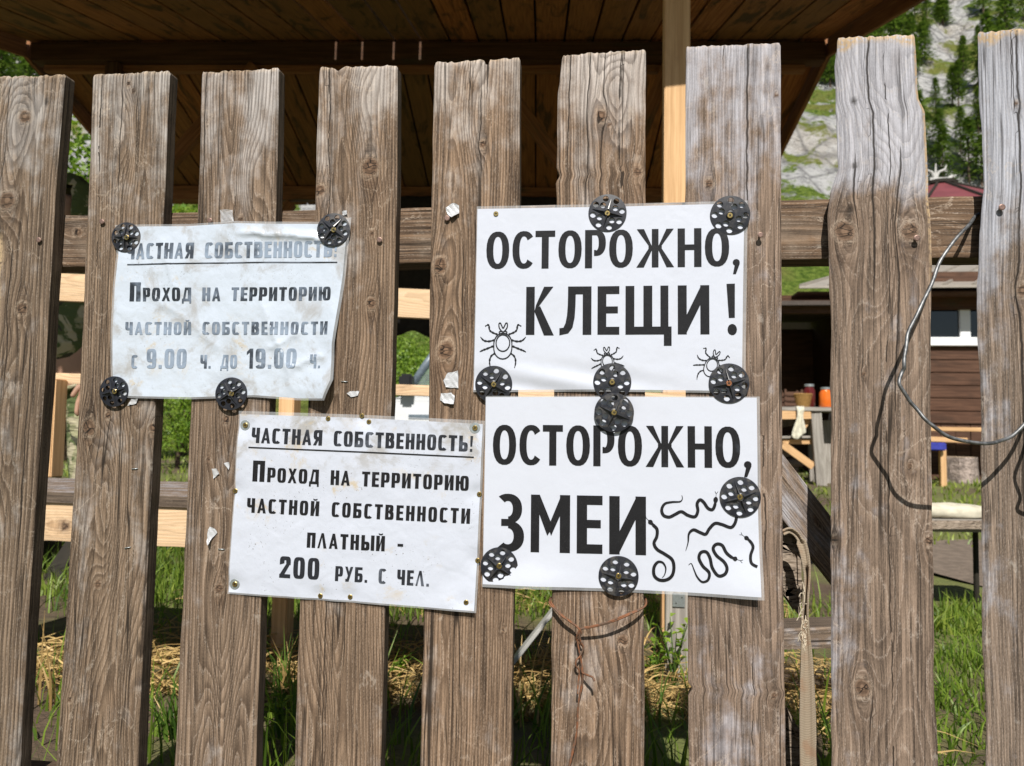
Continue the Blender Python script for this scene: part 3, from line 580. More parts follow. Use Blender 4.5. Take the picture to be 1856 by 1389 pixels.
class Sign:
    def __init__(s, label, left, right, top, bottom, dfun, mat, border, seed=0):
        """left/right edges top->bottom, top/bottom edges left->right, all photo pixels -> fence plane; border: clear margin px (l, r, t, b)."""
        s.d = dfun; k = KSC
        E_ = [[V2(F(*p, .005)) for p in e] for e in (left, right, top, bottom)]; s.E = E_
        c = sum((e[0]+e[-1] for e in E_[:2]), Vector((0, 0)))/4
        s.o = empty('laminated_sign', (c.x, FY-.004, c.y), label, 'sign', 'laminated paper signs on the fence')
        nu, nv = 120, 90
        def surf(U_, V_):
            lx, lz = edge_interp(E_[0], V_); rx, rz_ = edge_interp(E_[1], V_); tx, tz = edge_interp(E_[2], U_); bx, bz = edge_interp(E_[3], U_)
            def bil(a, b, t_, b_, i):
                return (1-U_)*a+U_*b+(1-V_)*t_+V_*b_-((1-U_)*(1-V_)*E_[0][0][i]+U_*(1-V_)*E_[1][0][i]+(1-U_)*V_*E_[0][-1][i]+U_*V_*E_[1][-1][i])
            return bil(lx, rx, tx, bx, 0), bil(lz, rz_, tz, bz, 1)
        W = (E_[1][0]-E_[0][0]).length; Hh = (E_[0][-1]-E_[0][0]).length
        l, r, t, b = [q*k for q in border]
        def sheet(name, u0, u1, v0, v1, mt, lift, nu=nu, nv=nv):
            uu, vv = np.meshgrid(np.linspace(u0, u1, nu), np.linspace(v0, v1, nv)); X, Z = surf(uu, vv); Y = FY-s.d(X, Z)-lift
            mb = MB(); mb.v = [tuple(p) for p in np.stack([X, Y, Z], 2).reshape(-1, 3)]
            mb.f = [(i*nu+j, (i+1)*nu+j, (i+1)*nu+j+1, i*nu+j+1) for i in range(nv-1) for j in range(nu-1)]
            return mb.build(name, mt, s.o, smooth=True, fix=False)
        sheet('paper_sheet', l/W, 1-r/W, t/Hh, 1-b/Hh, mat, 0)
        # the clear film: a frame round the paper
        us = [0, l/W, 1-r/W, 1]; vs = [0, t/Hh, 1-b/Hh, 1]
        mb = MB()
        for (a0, a1, b0, b1) in ((0, 1, vs[0], vs[1]), (0, 1, vs[2], vs[3]), (us[0], us[1], vs[1], vs[2]), (us[2], us[3], vs[1], vs[2])):
            if a1-a0 < 1e-4 or b1-b0 < 1e-4: continue
            nu_, nv_ = (60, 3) if a1-a0 > .5 else (3, 46)
            uu, vv = np.meshgrid(np.linspace(a0, a1, nu_), np.linspace(b0, b1, nv_)); X, Z = surf(uu, vv); Y = FY-s.d(X, Z)
            mb.add(np.stack([X, Y, Z], 2).reshape(-1, 3).tolist(), [(i*nu_+j, (i+1)*nu_+j, (i+1)*nu_+j+1, i*nu_+j+1) for i in range(nv_-1) for j in range(nu_-1)])
        mb.build('laminate_border', m_lam, s.o, smooth=True, fix=False)
    def text(s, txt, p0, p1, H, st, mat, Hs=None, gap=.13, name='text_line'):
        P = text_polys(txt, F(*p0, .005), F(*p1, .005), H*KSC, st, Hs*KSC if Hs else None, gap); return lay(name, P, s.d, mat, s.o)
    def line(s, pts, wd, mat, name='underline'): return lay(name, stroke([V2(F(*p, .005)) for p in pts], wd*KSC), s.d, mat, s.o, .0005)
def dimple(X, Z, pts, amp, rad):
    r = 0
    for p in pts:
        q = F(*p); r = r+amp*np.exp(-((X-q.x)**2+(Z-q.z)**2)/rad**2)
    return r
def d1(X, Z):
    q = F(620, 640); e = F(600, 715)
    def crease(pa, pb, amp, wd):
        a, b = F(*pa), F(*pb); dx, dz = b.x-a.x, b.z-a.z; L = math.hypot(dx, dz); u = ((X-a.x)*dx+(Z-a.z)*dz)/L/L; v = ((X-a.x)*dz-(Z-a.z)*dx)/L+.002*vn(u*9, u*0, 3)
        return amp*np.exp(-(v/wd)**2)*np.clip(np.minimum(u, 1-u)*5, 0, 1)*np.where(v > 0, 1, .55)
    cz = crease((425, 418), (612, 436), .0042, .005)+crease((300, 425), (330, 560), .0016, .006)+crease((470, 520), (545, 720), .002, .007)+crease((560, 600), (480, 640), .0018, .005)+crease((240, 500), (420, 640), .0015, .008)+crease((520, 668), (600, 640), .0028, .006)
    return .0052+cz+.0022*fbm(X*14, Z*16, 3, 3)+.009*np.exp(-((X-q.x)/.02)**2-((Z-q.z)/.06)**2)+.010*np.exp(-((X-e.x)/.03)**2-((Z-e.z)/.03)**2)-dimple(X, Z, [(230, 431), (605, 417), (208, 710), (420, 714)], .003, .02)
def d2(X, Z):
    e = F(1000, 700); q = F(1353, 560)
    return .0042+.0012*fbm(X*9, Z*10, 5, 2)+.0015*np.sin((Z+X*.2)*190)*np.exp(-((Z-e.z)/.022)**2)*np.exp(-((X-e.x)/.11)**2)-dimple(X, Z, [(1101, 387), (1323, 391), (895, 697), (1109, 695), (1321, 695)], .002, .018)
def d3(X, Z):
    S = [(595, 759), (656, 754), (669, 765), (427, 890), (869, 896), (866, 1016), (581, 1080), (635, 1082), (845, 1092), (445, 771), (861, 776), (426, 1059)]
    q = F(850, 1108)
    return .0048+.0017*fbm(X*13, Z*15, 8, 3)-dimple(X, Z, S, .0025, .011)+.004*np.exp(-((X-q.x)/.03)**2-((Z-q.z)/.02)**2)
def d4(X, Z):
    q = F(1378, 1085); q2 = F(960, 1062)
    return .0046+.0013*fbm(X*8, Z*9, 6, 2)+.008*np.exp(-((X-q.x)/.05)**2-((Z-q.z)/.04)**2)+.004*np.exp(-((X-q2.x)/.04)**2-((Z-q2.z)/.02)**2)-dimple(X, Z, [(1113, 748), (1343, 901), (905, 1026), (1121, 1044)], .002, .018)
S1 = Sign('wrinkled stained laminated sign with faded hours text, upper left of the fence', [(208, 408), (211, 464), (205, 521), (201, 599), (200, 660), (200, 718)], [(637, 394), (632, 438), (627, 500), (618, 573), (611, 625), (611, 690), (594, 727)],
          [(208, 408), (340, 406), (430, 401), (480, 402), (574, 402), (637, 394)], [(200, 718), (240, 722), (345, 724), (460, 720), (540, 726), (594, 727)], d1, paper_mat('wrinkled_paper', .75, .7, .62, (.54, .60, .69), .22), (4, 6, 4, 4))
S1.text('ЧАСТНАЯ СОБСТВЕННОСТЬ!', (229, 470), (611, 466), 31, 'B', m_ink_faded, gap=.12)
S1.line([(231, 480), (480, 475.5), (612, 476)], 2.2, m_ink_worn)
S1.text('П~РОХОД НА ТЕРРИТОРИЮ', (235, 546.5), (598.5, 545), 37, 'B', ink_mat('half_faded_ink', .46, (.025, .03, .038), (.22, .27, .35)), 26)
S1.text('ЧАСТНОЙ СОБСТВЕННОСТИ', (227, 607), (596, 607), 24.6, 'B', m_ink_faded, gap=.17)
S1.text('~С ^9.00 ~Ч. ДО ^19.00 ~Ч.', (237, 668), (582, 668), 37.6, 'B', m_ink_faded, 26, gap=.14)
S2 = Sign('white laminated tick warning sign with three tick drawings', [(864, 374), (861, 540), (857, 711)], [(1356, 363), (1353, 540), (1351, 713)], [(864, 374), (1100, 370), (1356, 363)], [(857, 711), (1100, 710), (1351, 713)], d2, paper_mat('white_paper', .06, .0, .2, (.575, .605, .69), .32), (1.5, 6, 5, 4))
S2.text('ОСТОРОЖНО', (881, 488), (1322, 483), 70, 'A', m_ink, gap=.085); S2.text(',', (1327, 482), (1340, 481.8), 70, 'A', m_ink)
S2.text('КЛЕЩИ', (953, 607), (1286, 606), 88, 'A', m_ink, gap=.13); S2.text('!', (1319, 607), (1337, 606.5), 91, 'A', m_ink)
S3 = Sign('dirty laminated payment sign, tilted clockwise with many small brass screws', [(433, 745), (422, 911), (411, 1077)], [(879, 763), (872, 930), (864, 1110)], [(433, 745), (655, 752), (879, 763)], [(411, 1077), (640, 1093), (780, 1104), (864, 1110)], d3, paper_mat('dirty_paper', .9, .8, .4, (.55, .585, .675), .3, (F(650, 930).z, F(650, 790).z)), (2, 4, 6, 3))
S3.text('ЧАСТНАЯ СОБСТВЕННОСТЬ!', (455.5, 802.5), (857, 819), 28.5, 'B', m_ink_worn, gap=.12)
S3.line([(451, 811), (655, 819.5), (859, 829)], 2.4, m_ink)
S3.text('П~РОХОД НА ТЕРРИТОРИЮ', (457.5, 872.6), (847.5, 890), 39, 'B', m_ink, 27)
S3.text('ЧАСТНОЙ СОБСТВЕННОСТИ', (447, 929), (851.5, 949.6), 27, 'B', m_ink, gap=.17)
S3.text('ПЛАТНЫЙ -', (556, 992.5), (731, 1001), 27.5, 'B', m_ink, gap=.15)
S3.text('200 ~РУБ. С ЧЕЛ.', (506, 1047), (776, 1063), 39.5, 'B', m_ink_worn, 27, gap=.14)
S4 = Sign('white laminated snake warning sign with drawings of snakes', [(880, 718), (877, 890), (874, 1064)], [(1377, 719), (1379, 900), (1383, 1086)], [(880, 718), (1120, 717.5), (1377, 719)], [(874, 1064), (1120, 1073), (1383, 1086)], d4, paper_mat('clean_white_paper', .03, .0, .15, (.575, .605, .69), .34), (1, 5, 2, 5))
S4.text('ОСТОРОЖНО', (893, 842.5), (1342, 848.7), 72.5, 'A', m_ink, gap=.085); S4.text(',', (1347, 849), (1361, 849.3), 72.5, 'A', m_ink)
S4.text('ЗМЕИ', (898, 999), (1171, 1006.5), 102, 'A', m_ink, gap=.12)
# tick drawings: outline art, coordinates in tick units (body half width about 1)
TK = dict(body=[(1.0*math.cos(R(a))*(.9+.1*abs(math.sin(R(a)))), -.35+1.28*math.sin(R(a))) for a in range(0, 360, 15)], inner=[(.68*math.cos(R(a)), -.05+.82*math.sin(R(a))) for a in range(0, 360, 15)],
          head=[(-.33, .82), (-.38, 1.05), (-.12, 1.12), (0, 1.0), (.12, 1.12), (.38, 1.05), (.33, .82)],
          chel=[(-.12, 1.10), (-.38, 1.45), (-.42, 1.85), (-.28, 1.93), (-.14, 1.66), (0, 1.42), (.14, 1.66), (.28, 1.93), (.42, 1.85), (.38, 1.45), (.12, 1.10)],
          legs=[[(.55, .80), (1.05, 1.0), (1.35, 1.25), (1.45, 1.75), (1.8, 1.62)], [(.85, .25), (1.4, .12), (1.9, .20), (2.25, .55)], [(.95, -.35), (1.55, -.6), (1.95, -.75), (2.3, -.92)], [(.75, -1.05), (1.15, -1.35), (1.3, -1.9), (1.2, -2.5)]])
def tick(px, py, sc, rot, wd):
    c = V2(F(px, py, .005)); k = sc*KSC; cr, sr = math.cos(rot), math.sin(rot)
    T = lambda p: c+Vector((p[0]*cr-p[1]*sr, p[0]*sr+p[1]*cr))*k
    P = stroke([T(p) for p in TK['body']], wd*KSC, True)+stroke([T(p) for p in TK['inner']], wd*KSC, True)
    P += stroke([T(p) for p in spline(TK['head'], 3)], wd*KSC)+stroke([T(p) for p in spline(TK['chel'], 4)], wd*KSC)
    for lg in TK['legs']:
        for s in (1, -1):
            q = [T((p[0]*s, p[1])) for p in spline(lg, 4)]; n = len(q)
            P += stroke(q, [wd*KSC*(1.35+.5*math.sin(i*2.1))*(1 if i < n-3 else .6) for i in range(n)])
    lay('tick_drawing', P, d2, m_ink, S2.o, .0005)
tick(911.5, 621, 18.5, .0, 2.1); tick(1101, 654, 12.8, .08, 1.5); tick(1291, 661, 13.5, -.34, 1.5)
def snake(zp, wd, head_at_end=True, x0=920, y0=680, zs=3.858, tail=True, headpx=None):
    pts = [V2(F(x0+x/zs, y0+y/zs, .005)) for x, y in zp]; pts = spline(pts, 7); n = len(pts); ws = []
    for i in range(n):
        t = i/(n-1); ws.append(wd*KSC*min(1, .12+t*3.2) if tail else wd*KSC)
    if head_at_end:
        for i in range(n):
            dl = (n-1-i)
            if dl < 7: ws[i] = wd*KSC*[.12, .75, 1.3, 1.5, 1.35, .9, .8][dl]
    P = stroke(pts, ws)
    if head_at_end:
        e = pts[-1]; t = (pts[-1]-pts[-4]).normalized(); nn = Vector((-t.y, t.x)); k = wd*KSC
        for s in (1, -1): P += stroke([e, e+t*k*.9, e+t*k*1.7+nn*s*k*.5], k*.12)
    lay('snake_drawing', P, d4, m_ink, S4.o, .0005, .004)
snake([(1218, 840), (1222, 865), (1205, 885), (1150, 888), (1100, 900), (1078, 940), (1090, 980), (1130, 993), (1170, 975), (1215, 955), (1260, 980), (1310, 990), (1330, 950), (1325, 900), (1345, 872), (1372, 890), (1400, 930), (1432, 940), (1450, 905), (1457, 850)], 5.4)
snake([(1245, 1230), (1262, 1170), (1268, 1110), (1300, 1082), (1345, 1100), (1385, 1112), (1410, 1075), (1450, 1037), (1500, 1045), (1560, 1065), (1590, 1035), (1603, 985)], 5.4, False)
snake([(1080, 1418), (1098, 1395), (1106, 1350), (1085, 1312), (1050, 1308), (1024, 1345), (1025, 1400), (1060, 1432), (1110, 1432), (1150, 1402), (1163, 1345), (1150, 1290), (1100, 1252), (1045, 1218), (1024, 1175), (1043, 1130), (1045, 1080), (1020, 1050), (985, 1015)], 5.6)
snake([(1265, 1328), (1285, 1318), (1305, 1365), (1325, 1410), (1360, 1445), (1400, 1430), (1408, 1380), (1365, 1335), (1338, 1280), (1352, 1240), (1390, 1237), (1415, 1280), (1430, 1345), (1470, 1400), (1515, 1390), (1532, 1350), (1512, 1305), (1460, 1260), (1437, 1212), (1460, 1182), (1500, 1190), (1528, 1240), (1565, 1272), (1605, 1288)], 5.4)
snake([(1742, 1337), (1702, 1312), (1697, 1260), (1715, 1200), (1692, 1158), (1655, 1128)], 5.0, True, tail=False)

# ------------------------------------------------------------------ screws, washers, discs
def screw(px, py, off, parent, r=5.0, mat=None, rot=.3, name='screw'):
    k = r*KSC; c = F(px, py, off)
    o = MB().lathe([(k*.4, -.01), (k*.5, 0), (k, .0004), (k, .0009), (k*.86, .0012)], c, 18, Mf).build(name, mat or m_brass, parent)
    mb = MB()
    for q in (rot, rot+math.pi/2):
        mb.beam(c+Vector((-math.cos(q)*k*.5, -.0012, -math.sin(q)*k*.5)), c+Vector((math.cos(q)*k*.5, -.0012-(.00008 if q != rot else 0), math.sin(q)*k*.5)), .0004, k*.24, (0, 0, 1) if abs(math.cos(q)) > .1 else (1, 0, 0))
    mb.build('cross_recess', m_dark, o); return o
def dv(d, px, py): q = F(px, py); return float(d(np.array([q.x]), np.array([q.z]))[0])
for (x, y) in [(595, 759), (656, 754), (669, 765), (427, 890), (869, 896), (866, 1016), (581, 1080), (635, 1082), (845, 1092)]: screw(x, y, dv(d3, x, y), S3.o, 4.6, None, random.Random(x).random())
screw(899, 388, dv(d2, 899, 388), S2.o, 4.6)
for (x, y) in [(445, 771), (861, 776), (426, 1059)]:
    c = F(x, y, dv(d3, x, y)); wsh = MB().lathe([(10*KSC, 0), (10*KSC, .0008), (9.5*KSC, .0011), (4*KSC, .0011)], c, 28, Mf).build('washer', m_zinc, S3.o)
    screw(x, y, dv(d3, x, y)+.0012, wsh, 4.9)
def disc(px, py, r, rib_angle, off, label, ribs=True, smat=None, tilt=(0, 0), rot=None):
    k = r*KSC; c = F(px, py, off); T = Matrix.Rotation(tilt[0], 3, 'X') @ Matrix.Rotation(tilt[1], 3, 'Z') @ Mf
    root = empty('fixing_disc', c, label, 'plastic disc', 'perforated black discs pinning the signs')
    a0 = rib_angle; loops = [[(k*math.cos(2*math.pi*i/52), k*math.sin(2*math.pi*i/52)) for i in range(52)]]
    hr = k*.158
    for q in range(4):
        base = a0+q*math.pi/2
        spots = [(base+R(22), .76), (base+R(68), .76), (base+R(45), .47)]
        for (a, d) in spots: loops.append([(d*k*math.cos(a)+hr*math.cos(-2*math.pi*i/16), d*k*math.sin(a)+hr*math.sin(-2*math.pi*i/16)) for i in range(16)])
    th = .0019
    mb = MB(); dome = lambda x, y: .0012*(1-(x*x+y*y)/(k*k))
    mb.prism(loops, lambda x, y: c+T @ Vector((x, y, 0)), lambda x, y: c+T @ Vector((x, y, th+dome(x, y))), True)
    mb.lathe([(k*.21, th-.0005), (k*.21, th+.0022), (k*.16, th+.0027), (k*.1, th+.0024)], c, 20, T)
    plate = mb.build('plate', m_disc, root)
    if ribs:
        rb = MB()
        for q in range(4):
            a = a0+q*math.pi/2; dx = Vector((math.cos(a), math.sin(a), 0)); n = Vector((-math.sin(a), math.cos(a), 0))*k*.045
            z0, z1 = th, th+.0052
            vs = [dx*k*.16-n+Vector((0, 0, z0)), dx*k*.16+n+Vector((0, 0, z0)), dx*k*.82+Vector((0, 0, z0)), dx*k*.16-n*.6+Vector((0, 0, z1)), dx*k*.16+n*.6+Vector((0, 0, z1)), dx*k*.80+Vector((0, 0, z0+.0012))]
            rb.add([c+T @ v for v in vs], [(0, 1, 4, 3), (0, 3, 5, 2), (1, 2, 5, 4), (3, 4, 5), (0, 2, 1)])
        rb.build('rib_cross', m_rib, root)
    sc_ = screw(px, py, off+th+.0022, root, 5.0, smat, a0+.5)
    return root
disc(230, 431, 29.5, R(87), .0035, 'black ribbed disc at the top left corner of the faded hours sign', tilt=(.03, .05))
disc(605, 417, 31.5, R(52), .0045, 'black ribbed disc at the top right corner of the faded hours sign', tilt=(-.02, .04))
disc(208, 710, 29.5, R(15), .0035, 'black ribbed disc at the bottom left corner of the faded hours sign', tilt=(.03, .0))
disc(420, 714, 31, R(32), .004, 'black ribbed disc low on the faded hours sign, just above the dirty payment sign', tilt=(-.03, .03))
disc(1101, 387, 34.5, R(75), .003, 'black ribbed disc at the top middle of the tick warning sign')
disc(1323, 391, 35, R(20), .0035, 'flat black disc without ribs at the top right corner of the tick sign', False, tilt=(.05, -.05))
disc(895, 697, 34, R(58), .003, 'black ribbed disc at the bottom left corner of the tick sign', tilt=(.04, .03))
disc(1109.5, 693, 34, R(22), .003, 'flat dusty disc on the middle tick drawing, partly under another disc', False)
disc(1321, 695, 35, R(14), .004, 'black ribbed disc with rusty screw at the bottom right of the tick sign', True, m_rust)
disc(1113, 748, 35, R(66), .0072, 'black ribbed disc at the top middle of the snake sign, overlapping a flat disc', tilt=(.04, 0))
disc(1341, 901, 35, R(20), .004, 'black ribbed disc at the right edge of the snake sign above a snake')
disc(905, 1026, 33.5, R(55), .004, 'black ribbed disc at the bottom left corner of the snake sign', tilt=(.03, .02))
disc(1121, 1044, 35, R(-10), .004, 'dusty black ribbed disc at the bottom edge of the snake sign', tilt=(.03, 0))
# ------------------------------------------------------------------ torn scraps left on the boards
m_scrap = paper_mat('scrap_paper', .6, .2, .9, (.50, .51, .53), .4)
m_plastic = lam_mat()
def scrap(pts, label, curl=(0, 0), mat=None, off=.0010):
    """torn film: polygon in photo pixels; curl: (direction angle, height m) lifts that side off the board"""
    rg = random.Random(len(label)); C = [F(*p, off) for p in pts]; c = sum(C, Vector())/len(C); ring = []
    for k in range(len(C)):
        a, b = C[k], C[(k+1) % len(C)]
        for q in (0, .33, .66): ring.append(a.lerp(b, q)+Vector((rg.uniform(-1, 1), 0, rg.uniform(-1, 1)))*(.0005 if q else 0))
    R_ = max((p-c).length for p in ring); dv_ = Vector((math.cos(curl[0]), 0, math.sin(curl[0]))); n = len(ring); m = 5; vs = [c.copy()]
    for jj in range(1, m+1):
        for p in ring: vs.append(c.lerp(p, jj/m))
    for p in vs:
        u = (p-c).dot(dv_)/R_; p.y -= curl[1]*max(0, u)**2+.0006*math.sin(p.x*900+p.z*700)*((p-c).length/R_)
    fs = [(0, 1+(k+1) % n, 1+k) for k in range(n)]
    for jj in range(m-1): fs += [(1+jj*n+k, 1+jj*n+(k+1) % n, 1+(jj+1)*n+(k+1) % n, 1+(jj+1)*n+k) for k in range(n)]
    o = MB().add(vs, fs).build('paper_scrap', mat or m_scrap, None); tag(o, label, 'paper scrap', 'torn scraps of old signs on the boards')
    sol = o.modifiers.new('thickness', 'SOLIDIFY'); sol.thickness = .0003
    return o
scrap([(808, 377), (822, 368), (832, 373), (833, 388), (820, 396), (812, 390)], 'crumpled white scrap beside a nail on the board left of the tick sign', (5, .006))
scrap([(812, 676), (830, 672), (831, 704), (808, 702), (804, 690)], 'white torn laminated scrap below the lower knot, left of the tick sign', (3.3, .004))
scrap([(799, 713), (818, 712), (824, 718), (823, 733), (806, 731), (798, 726)], 'folded silvery scrap directly above the top right corner of the payment sign', (4.8, .006))
scrap([(629, 713), (640, 709), (652, 709), (649, 717), (636, 720)], 'narrow torn scrap beside a screw hole below the faded hours sign', (3.4, .002))
scrap([(384, 850), (393, 850), (398, 859), (387, 868)], 'larger of two small pale scraps left of the payment sign', (0, .002))
scrap([(406, 840), (416, 838), (415, 852)], 'tiny triangular scrap touching the left side of the payment sign', (1, .001))
scrap([(380, 955), (390, 959), (394, 966), (384, 977), (381, 988), (376, 982), (377, 962)], 'torn scrap curling off the board, low on the left of the payment sign', (5, .007))
scrap([(399, 381), (422, 381), (424, 402), (401, 404)], 'clear crinkled plastic scrap above the top edge of the faded hours sign', (1.6, .002), m_plastic)
scrap([(620, 384), (629, 382), (630, 389), (622, 391)], 'tiny white scrap poking out behind the top right disc of the hours sign', (0, .002))
scrap([(238, 724), (251, 722), (247, 732), (231, 736)], 'small silvery scrap beside the bottom left disc of the hours sign', (0, .002))
# ------------------------------------------------------------------ wires
wp = [(1776, 386, -.024), (1764, 397, -.012), (1750, 412, .006), (1722, 448, .018), (1702, 484, .026), (1680, 527, .034), (1662, 566, .042), (1650, 605, .052), (1641, 636, .058), (1635, 660, .062), (1637, 674, .063), (1632, 690, .064), (1635, 706, .064), (1650, 728, .066), (1666, 750, .068), (1690, 771, .07), (1722, 790, .07), (1760, 803, .066), (1785, 805.5, .06), (1815, 798, .052), (1840, 787, .045), (1862, 762, .04), (1885, 720, .03), (1905, 660, .012), (1915, 600, .004)]
pts = spline([tuple(F(*p)) for p in wp], 5); pts = [p+Vector((.0012*math.sin(k*.31)+.0005*math.sin(k*.83+1), .0015*math.sin(k*.4), .0011*math.sin(k*.37+.5))) for k, p in enumerate(pts)]
w1 = MB().tube(pts, .0019, 10).build('steel_wire', m_wire, None, smooth=True); tag(w1, 'thick silver wire bowed out in front of the two silvery right hand boards', 'wire')
wp2 = [(1915, 640, .004), (1896, 700, .02), (1878, 760, .034), (1862, 800, .035), (1856, 830, .03), (1870, 862, .03), (1858, 900, .022), (1840, 950, .012), (1846, 990, .004)]
w2 = MB().tube(spline([tuple(F(*p)) for p in [(1915, 640, .004), (1902, 700, .02), (1890, 760, .034), (1878, 800, .036), (1886, 840, .034), (1872, 880, .026), (1874, 930, .004)]], 6), .0018, 8).build('thin_wire', m_wire, None, smooth=True)
tag(w2, 'short twisted wire end beside the right edge, hanging on the rightmost board', 'wire')
rw = empty('tied_wire', F(1050, 1150, .004), 'thin rusty wire tied round a board under the snake sign and hanging down', 'wire')
def zx(z): return [(920+x/3.858, 1029+y/3.858, o) for x, y, o in z]
def strand(z, r=.0011, k=6): MB().tube(spline([tuple(F(*p)) for p in zx(z)], k), r, 8).build('strand', m_rustwire, rw, smooth=True)
strand([(318, 200, -.018), (296, 228, -.004), (296, 255, .006), (330, 290, .009), (375, 335, .011), (430, 375, .012), (475, 405, .012), (505, 440, .012), (498, 480, .010), (480, 498, .008), (505, 530, .007), (528, 555, .006), (524, 590, .005), (510, 640, .006), (522, 720, .006), (520, 800, .006), (505, 880, .006), (492, 1000, .006), (485, 1140, .006), (455, 1280, .007), (430, 1400, .008), (400, 1560, .008)])
strand([(322, 190, -.018), (304, 222, -.004), (308, 250, .006), (350, 300, .008), (400, 350, .010), (460, 390, .011), (495, 425, .013), (515, 455, .012), (495, 500, .009), (490, 520, .008), (500, 580, .008), (515, 650, .007), (526, 740, .008), (524, 810, .007), (512, 870, .007), (495, 960, .0065), (480, 1180, .006), (448, 1330, .0075), (428, 1410, .008)], .001)
strand([(955, 205, -.018), (968, 225, -.004), (966, 262, .005), (930, 292, .012), (860, 325, .016), (760, 368, .017), (650, 402, .016), (560, 422, .014), (510, 432, .013), (488, 470, .011), (480, 500, .008)])
strand([(948, 210, -.018), (962, 238, -.004), (955, 275, .006), (900, 300, .013), (800, 342, .017), (690, 385, .017), (600, 408, .015), (520, 425, .013), (500, 455, .012), (512, 520, .009), (530, 560, .007), (505, 620, .008), (478, 650, .010), (480, 690, .009), (498, 715, .007), (500, 760, .006), (492, 830, .008), (490, 885, .012)], .001)
strand([(515, 690, .006), (525, 735, .008), (560, 752, .014), (595, 768, .018), (606, 795, .020)], .0012)
# ------------------------------------------------------------------ ground, hills
def Uz(px, py, z):
    d = rt*((px-928)/FPX) - up*((py-694.5)/FPX) + fwd; return CAM+d*((z-CAM.z)/d.z)
def prof(y, x):
    ys = [0, 13, 30, 41, 47, 60, 68, 100, 130]; zs = [0, 0, 5.3, 12.6, 19.6, 26.5, 34.5, 66, 80]
    yy = y+3.0*fbm(x*.05, x*0, 4, 2)+.02*np.abs(x)
    return np.interp(yy, ys, zs)
def hill_z(x, y):
    x = np.asarray(x, float); y = np.asarray(y, float)
    f = np.clip((y-14)/20, 0, 1)
    rid = 1-np.abs(fbm(x*.16, y*.16+9, 21, 4))*2
    return prof(y, x)-.3*(y < 15)+f*(1.6*fbm(x*.09, y*.09, 17, 4)+np.clip((y-36)/12, 0, 1)*(2.4*(rid-.6)+.9*fbm(x*.55, y*.55, 25, 3)))
m_ground = (lambda M: (lambda v: (M.P(Base_Color=M.mix(M.ramp(M.noise(v, .9, 5, .62), .40, .60), M.mix(M.noise(v, 14, 4), (.045, .030, .02), (.15, .10, .062)), M.mix(M.noise(v, 9, 4), (.085, .115, .025), (.20, .20, .06))), Roughness=.95), M.bump(M.noise(v, 30, 5, .65), .8, .03)))(M.obj()) and M.m)(NT('soil_and_turf'))
def grid_mesh(name, xs, ys, zf, mat):
    X, Y = np.meshgrid(xs, ys); Z = zf(X, Y); mb = MB(); nx = len(xs); ny = len(ys)
    mb.v = np.stack([X, Y, Z], 2).reshape(-1, 3).tolist(); mb.f = [(i*nx+j, i*nx+j+1, (i+1)*nx+j+1, (i+1)*nx+j) for i in range(ny-1) for j in range(nx-1)]
    return mb.build(name, mat, None, smooth=True, fix=False)
def gz(x, y):
    s = np.clip((np.asarray(y, float)-4)/5, 0, 1); return .14*s*s*(3-2*s)+.035*fbm(np.asarray(x)*1.3, np.asarray(y)*1.3, 2, 3)*np.clip((np.asarray(y)-1.0)/.6, 0, 1)*(1-.8*s)
GB = .14
g = grid_mesh('ground', np.concatenate([np.linspace(-70, -4, 24), np.linspace(-3.6, 3.6, 90), np.linspace(4, 60, 24)]), np.concatenate([np.linspace(-25, .7, 12), np.linspace(.85, 6, 90), np.linspace(6.3, 16, 24)]), gz, m_ground); tag(g, kind='structure')
def hillmat():
    M = NT('rocky_hillside'); v = M.geo(); nz = M.n('SeparateXYZ', {0: M.n('NewGeometry', out=1)}, out=2); yv = M.n('SeparateXYZ', {0: v}, out=1)
    a = M.noise(v, .22, 6, .65); b = M.noise(v, 1.3, 6, .7); c = M.noise(v, 4.5, 4, .65)
    rk = M.mix(M.ramp(b, .32, .55), (.22, .22, .225), (.60, .595, .59)); rk = M.mix(M.math('MULTIPLY', M.ramp(a, .47, .6), .3), rk, (.58, .48, .37))
    crk = M.n('TexVoronoi', {'Vector': v, 'Scale': .55}, feature='DISTANCE_TO_EDGE'); rk = M.mix(M.math('MULTIPLY', M.math('SUBTRACT', 1.0, M.ramp(crk, .0, .10)), .55), rk, (.10, .10, .10))
    gr = M.mix(M.ramp(c, .35, .65), (.06, .11, .014), (.20, .27, .05)); gr = M.mix(M.math('MULTIPLY', M.ramp(a, .45, .62), .6), gr, (.24, .22, .07))
    s = M.math('ADD', nz, M.math('MULTIPLY', M.math('SUBTRACT', M.math('ADD', M.math('MULTIPLY', a, .6), M.math('MULTIPLY', b, .5)), .55), 1.5))
    s = M.math('ADD', s, M.ramp(yv, 40, 30)); s = M.math('MAXIMUM', s, M.math('SUBTRACT', 1.0, M.ramp(yv, 33, 38)))
    M.P(Base_Color=M.mix(M.ramp(s, .645, .76), rk, gr), Roughness=.95); M.b.inputs['Specular IOR Level'].default_value = .1
    M.bump(M.math('ADD', M.math('MULTIPLY', b, 1.0), M.math('MULTIPLY', c, .5)), 1.0, .8); return M.m
hl = grid_mesh('hillside', np.linspace(-95, 75, 230), np.concatenate([np.linspace(12, 50, 110), np.linspace(50.5, 125, 110)]), hill_z, hillmat()); tag(hl, kind='structure')
def hit(px, py):
    d = rt*((px-928)/FPX) - up*((py-694.5)/FPX) + fwd; d = d/d.y
    for i in range(900):
        y = 14+i*.12; p = CAM+d*y
        if hill_z(p.x, y) > p.z: return p
    return None
